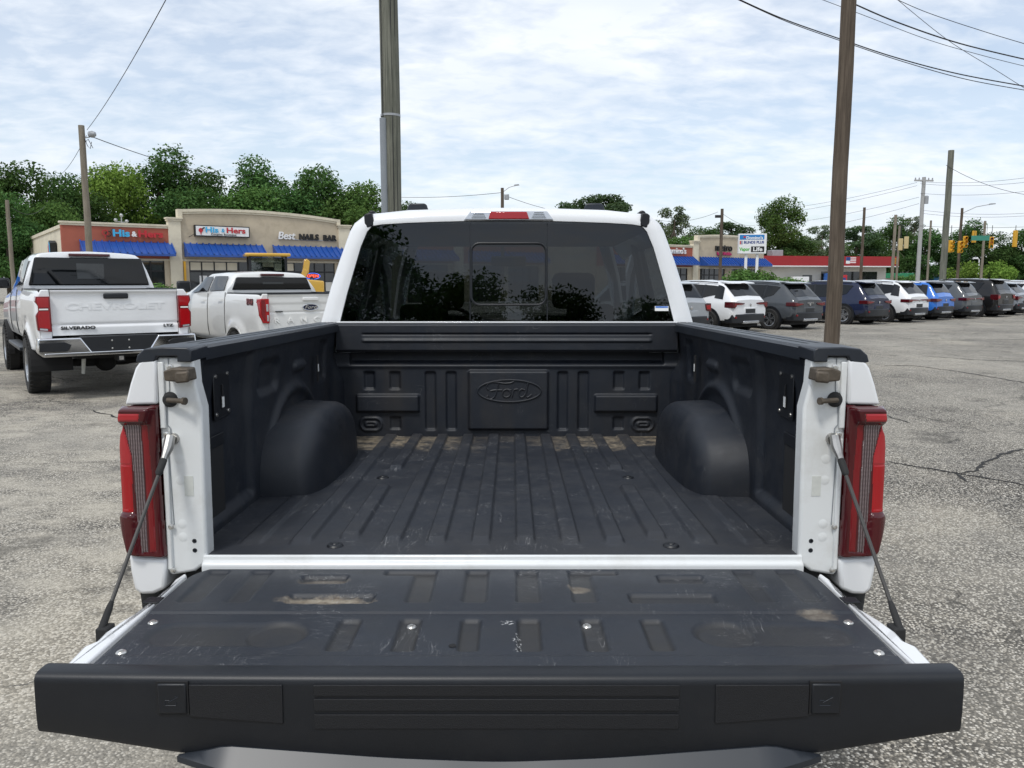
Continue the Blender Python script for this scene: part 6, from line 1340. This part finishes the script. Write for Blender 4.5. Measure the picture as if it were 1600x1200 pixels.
def backhoe():
    T = thing('backhoe_loader', 'yellow backhoe loader with glazed cab behind the mid-size white pickup', 'loader', (-12.1, 40, 0), R(112))
    MB().prism([(-2.4, .7), (1.2, .7), (1.3, 1.5), (.4, 1.75), (-.9, 1.6), (-2.4, 1.45)], 'x', -.5, .5).build('body', 'paint_yellow', T, bevel=.06)
    for x in (-.62, .62):
        for y in (-.75, .75): MB().box(x - .05, x + .05, y - .05, y + .05, 1.2, 2.48).build('cab_post', 'plastic_black', T)
    MB().box(-.78, .78, -.95, .95, 2.48, 2.62).build('cab_roof', 'paint_yellow', T, bevel=.05)
    for s in (-1, 1):
        MB().box(*sorted((s * .60, s * .615)), -.70, .70, 1.5, 2.46).build('cab_glass', 'glass_clear', T); MB().box(-.57, .57, s * .755 - .01, s * .755, 1.5, 2.46).build('cab_glass', 'glass_clear', T)
    MB().box(-.3, .3, -.3, .3, 1.3, 2.05).build('driver_seat', 'seat_cloth', T, bevel=.08)
    MB().prism([(-1.15, .9), (-1.45, .9), (-1.75, 1.9), (-1.55, 2.0)], 'x', -.14, .14).build('digging_boom', 'paint_yellow', T, bevel=.03)
    MB().prism([(-1.50, 1.75), (-1.78, 1.75), (-1.86, 2.30), (-1.72, 2.42), (-1.60, 2.36)], 'x', -.11, .11).build('dipper_arm', 'paint_yellow', T, bevel=.03)
    MB().tube([(-.17, -1.6, 1.0), (-.17, -1.9, 1.65), (-.17, -2.2, 1.2)], .035, 6).tube([(.17, -1.6, 1.0), (.17, -1.95, 1.6), (.17, -2.3, 1.1)], .035, 6).build('hydraulic_hose', 'wire_black', T)
    MB().prism([(-2.2, .9), (-2.6, .9), (-2.9, .3), (-2.3, .2)], 'x', -.35, .35).build('digging_bucket', 'steel_rusty', T, bevel=.03)
    for s in (-1, 1):
        MB().prism([(.2, 1.45), (1.7, 1.3), (2.6, .5), (2.45, .4), (1.6, 1.08), (.2, 1.25)], 'x', s * .62 - .06, s * .62 + .06).build('loader_arm', 'paint_yellow', T, bevel=.02)
    MB().prism([(2.4, .25), (3.1, .2), (3.0, .35), (2.7, .5), (2.7, .95), (2.4, .95)], 'x', -1.1, 1.1).build('loader_bucket', 'paint_yellow', T, bevel=.02)
    for s in (-1, 1):
        for y, r, w in ((-.9, .68, .45), (1.55, .46, .32)):
            o = MB().lathe([(r * .5, -w / 2), (r * .95, -w / 2), (r, -w * .35), (r, w * .35), (r * .95, w / 2), (r * .5, w / 2)], (s * .85, y, r), 'x', 26).build('wheel', 'tyre', T); MB().lathe([(0, -w * .3), (r * .5, -w * .4), (r * .5, w * .4), (0, w * .3)], (s * .85, y, r), 'x', 20).build('rim', 'paint_yellow', o)
    T.scale = (1.12, 1.12, 1.15); return T
def build_vehicles():
    silverado(); ranger(); backhoe()
    # ---- row on the right: place by the rear left wheel, nose to +y after turning 36-40 degrees
    e1 = Vector((math.cos(R(38)), math.sin(R(38)), 0)); fw = Vector((-math.sin(R(38)), math.cos(R(38)), 0))
    base = Vector((8.89, 27.95, 0))
    def at(sv, W, back=0): return base + e1 * (sv + W / 2 - .1) - fw * (.90 + back)
    G = 'sport utility cars parked in a row'
    rows = [
        (-6.0, 0, 38, dict(paint='paint_silver', W=1.86, H=1.66, lamp='block'), 'silver grey sport utility car half hidden by the cab, first of the right-hand row'),
        (-2.95, -.1, 38, dict(paint='paint_white', W=1.87, H=1.68, lamp='hook', pillar='glass_dark', L=4.66, slope=.5, belt_up=.03), 'white sport utility car with black lower bumper, between the silver and slate grey cars'),
        (0, .2, 38, dict(paint='paint_slate', W=1.88, H=1.67, lamp='wide', badge='ESCAPE', slope=.8), 'slate grey sport utility car with silver skid plate, left of the brown utility pole'),
        (5.1, .0, 38, dict(paint='paint_navy', W=1.84, H=1.68, lamp='wide', style='wide', skid=False, slope=.25, belt_up=-.02), 'dark navy sport utility car with dark alloy wheel, right behind the brown utility pole'),
        (7.9, .2, 38, dict(paint='paint_white', W=1.84, H=1.70, lamp='bar', pillar='plastic_black', slope=.6), 'white sport utility car between the navy and the bright blue cars'),
        (10.7, .0, 38, dict(paint='paint_blue', W=1.82, H=1.65, lamp='wide', roof='black', pillar='plastic_black', boxy=.35), 'bright blue sport utility car with black roof trim'),
        (13.3, .1, 38, dict(paint='paint_grey', W=1.84, H=1.68, lamp='bar', slope=.3, roof='chrome'), 'dark grey sport utility car between the bright blue and the black cars'),
        (16.1, .3, 38, dict(paint='paint_black', W=1.98, H=1.78, lamp='block', boxy=.8, L=4.9), 'tall black sport utility car with chrome trim in the right-hand row'),
        (19.2, .0, 38, dict(paint='paint_steel', W=1.80, H=1.64, lamp='hook', L=4.3, slope=1.0), 'light steel grey compact sport utility car right of the black one'),
        (22.6, -.3, 38, dict(paint='paint_white', W=1.88, H=1.70, lamp='block', boxy=.5, roof='black'), 'white sport utility car cut by the right edge of the photo'),
    ]
    for sv, back, ang, kw, lab in rows:
        kw = dict(kw); p = at(sv, kw['W'], back); paint = kw.pop('paint')
        suv('parked_car', lab, p, R(ang), paint, group=G, **kw)
    suv('parked_car', 'white car in front of the nail salon, right of the yellow loader', (-10.2, 42, 0), R(126), 'paint_white', group='cars by the shops', small=True)
    suv('parked_car', 'dark blue car parked below the roadside pylon sign', (24.5, 76, 0), R(70), 'paint_navy', group='cars by the shops', small=True)
    # light van and red car far left
    T = thing('box_van', 'white and blue box van at the far left edge', 'van', (-19.9, 28.6, 0), R(36))
    MB().box(-1.1, 1.1, 0, 4.4, .75, 2.75).build('cargo_box', 'white_plain', T, bevel=.04); MB().box(-1.104, -1.10, .3, 4.1, 1.5, 2.5).box(-.9, .9, -.006, 0, 1.55, 2.5).build('blue_panel', 'paint_blue', T)
    MB().box(-1.02, 1.02, 4.45, 6.2, .6, 2.05).build('van_cab', 'white_plain', T, bevel=.25); MB().box(-1.0, 1.0, -.05, 0, .6, .75).build('rear_bumper', 'lens_bar', T); MB().box(-1.106, -1.10, .1, 4.3, .85, 1.25).box(-1.0, 1.0, -.008, 0, .85, 1.25).build('red_stripe', 'lens_bar', T)
    add_wheels(T, .38, .26, 'five', 1.0, (1.0, 5.2), arch=False)
    0 and suv('parked_car', 'red car at the far left edge beside the large white pickup', (-16.6, 22.6, 0), R(36), 'lens_bar', group='cars by the shops', small=True, H=1.55)
cracks(); build_shops(); build_main_truck(); build_vehicles(); build_poles(); build_trees()
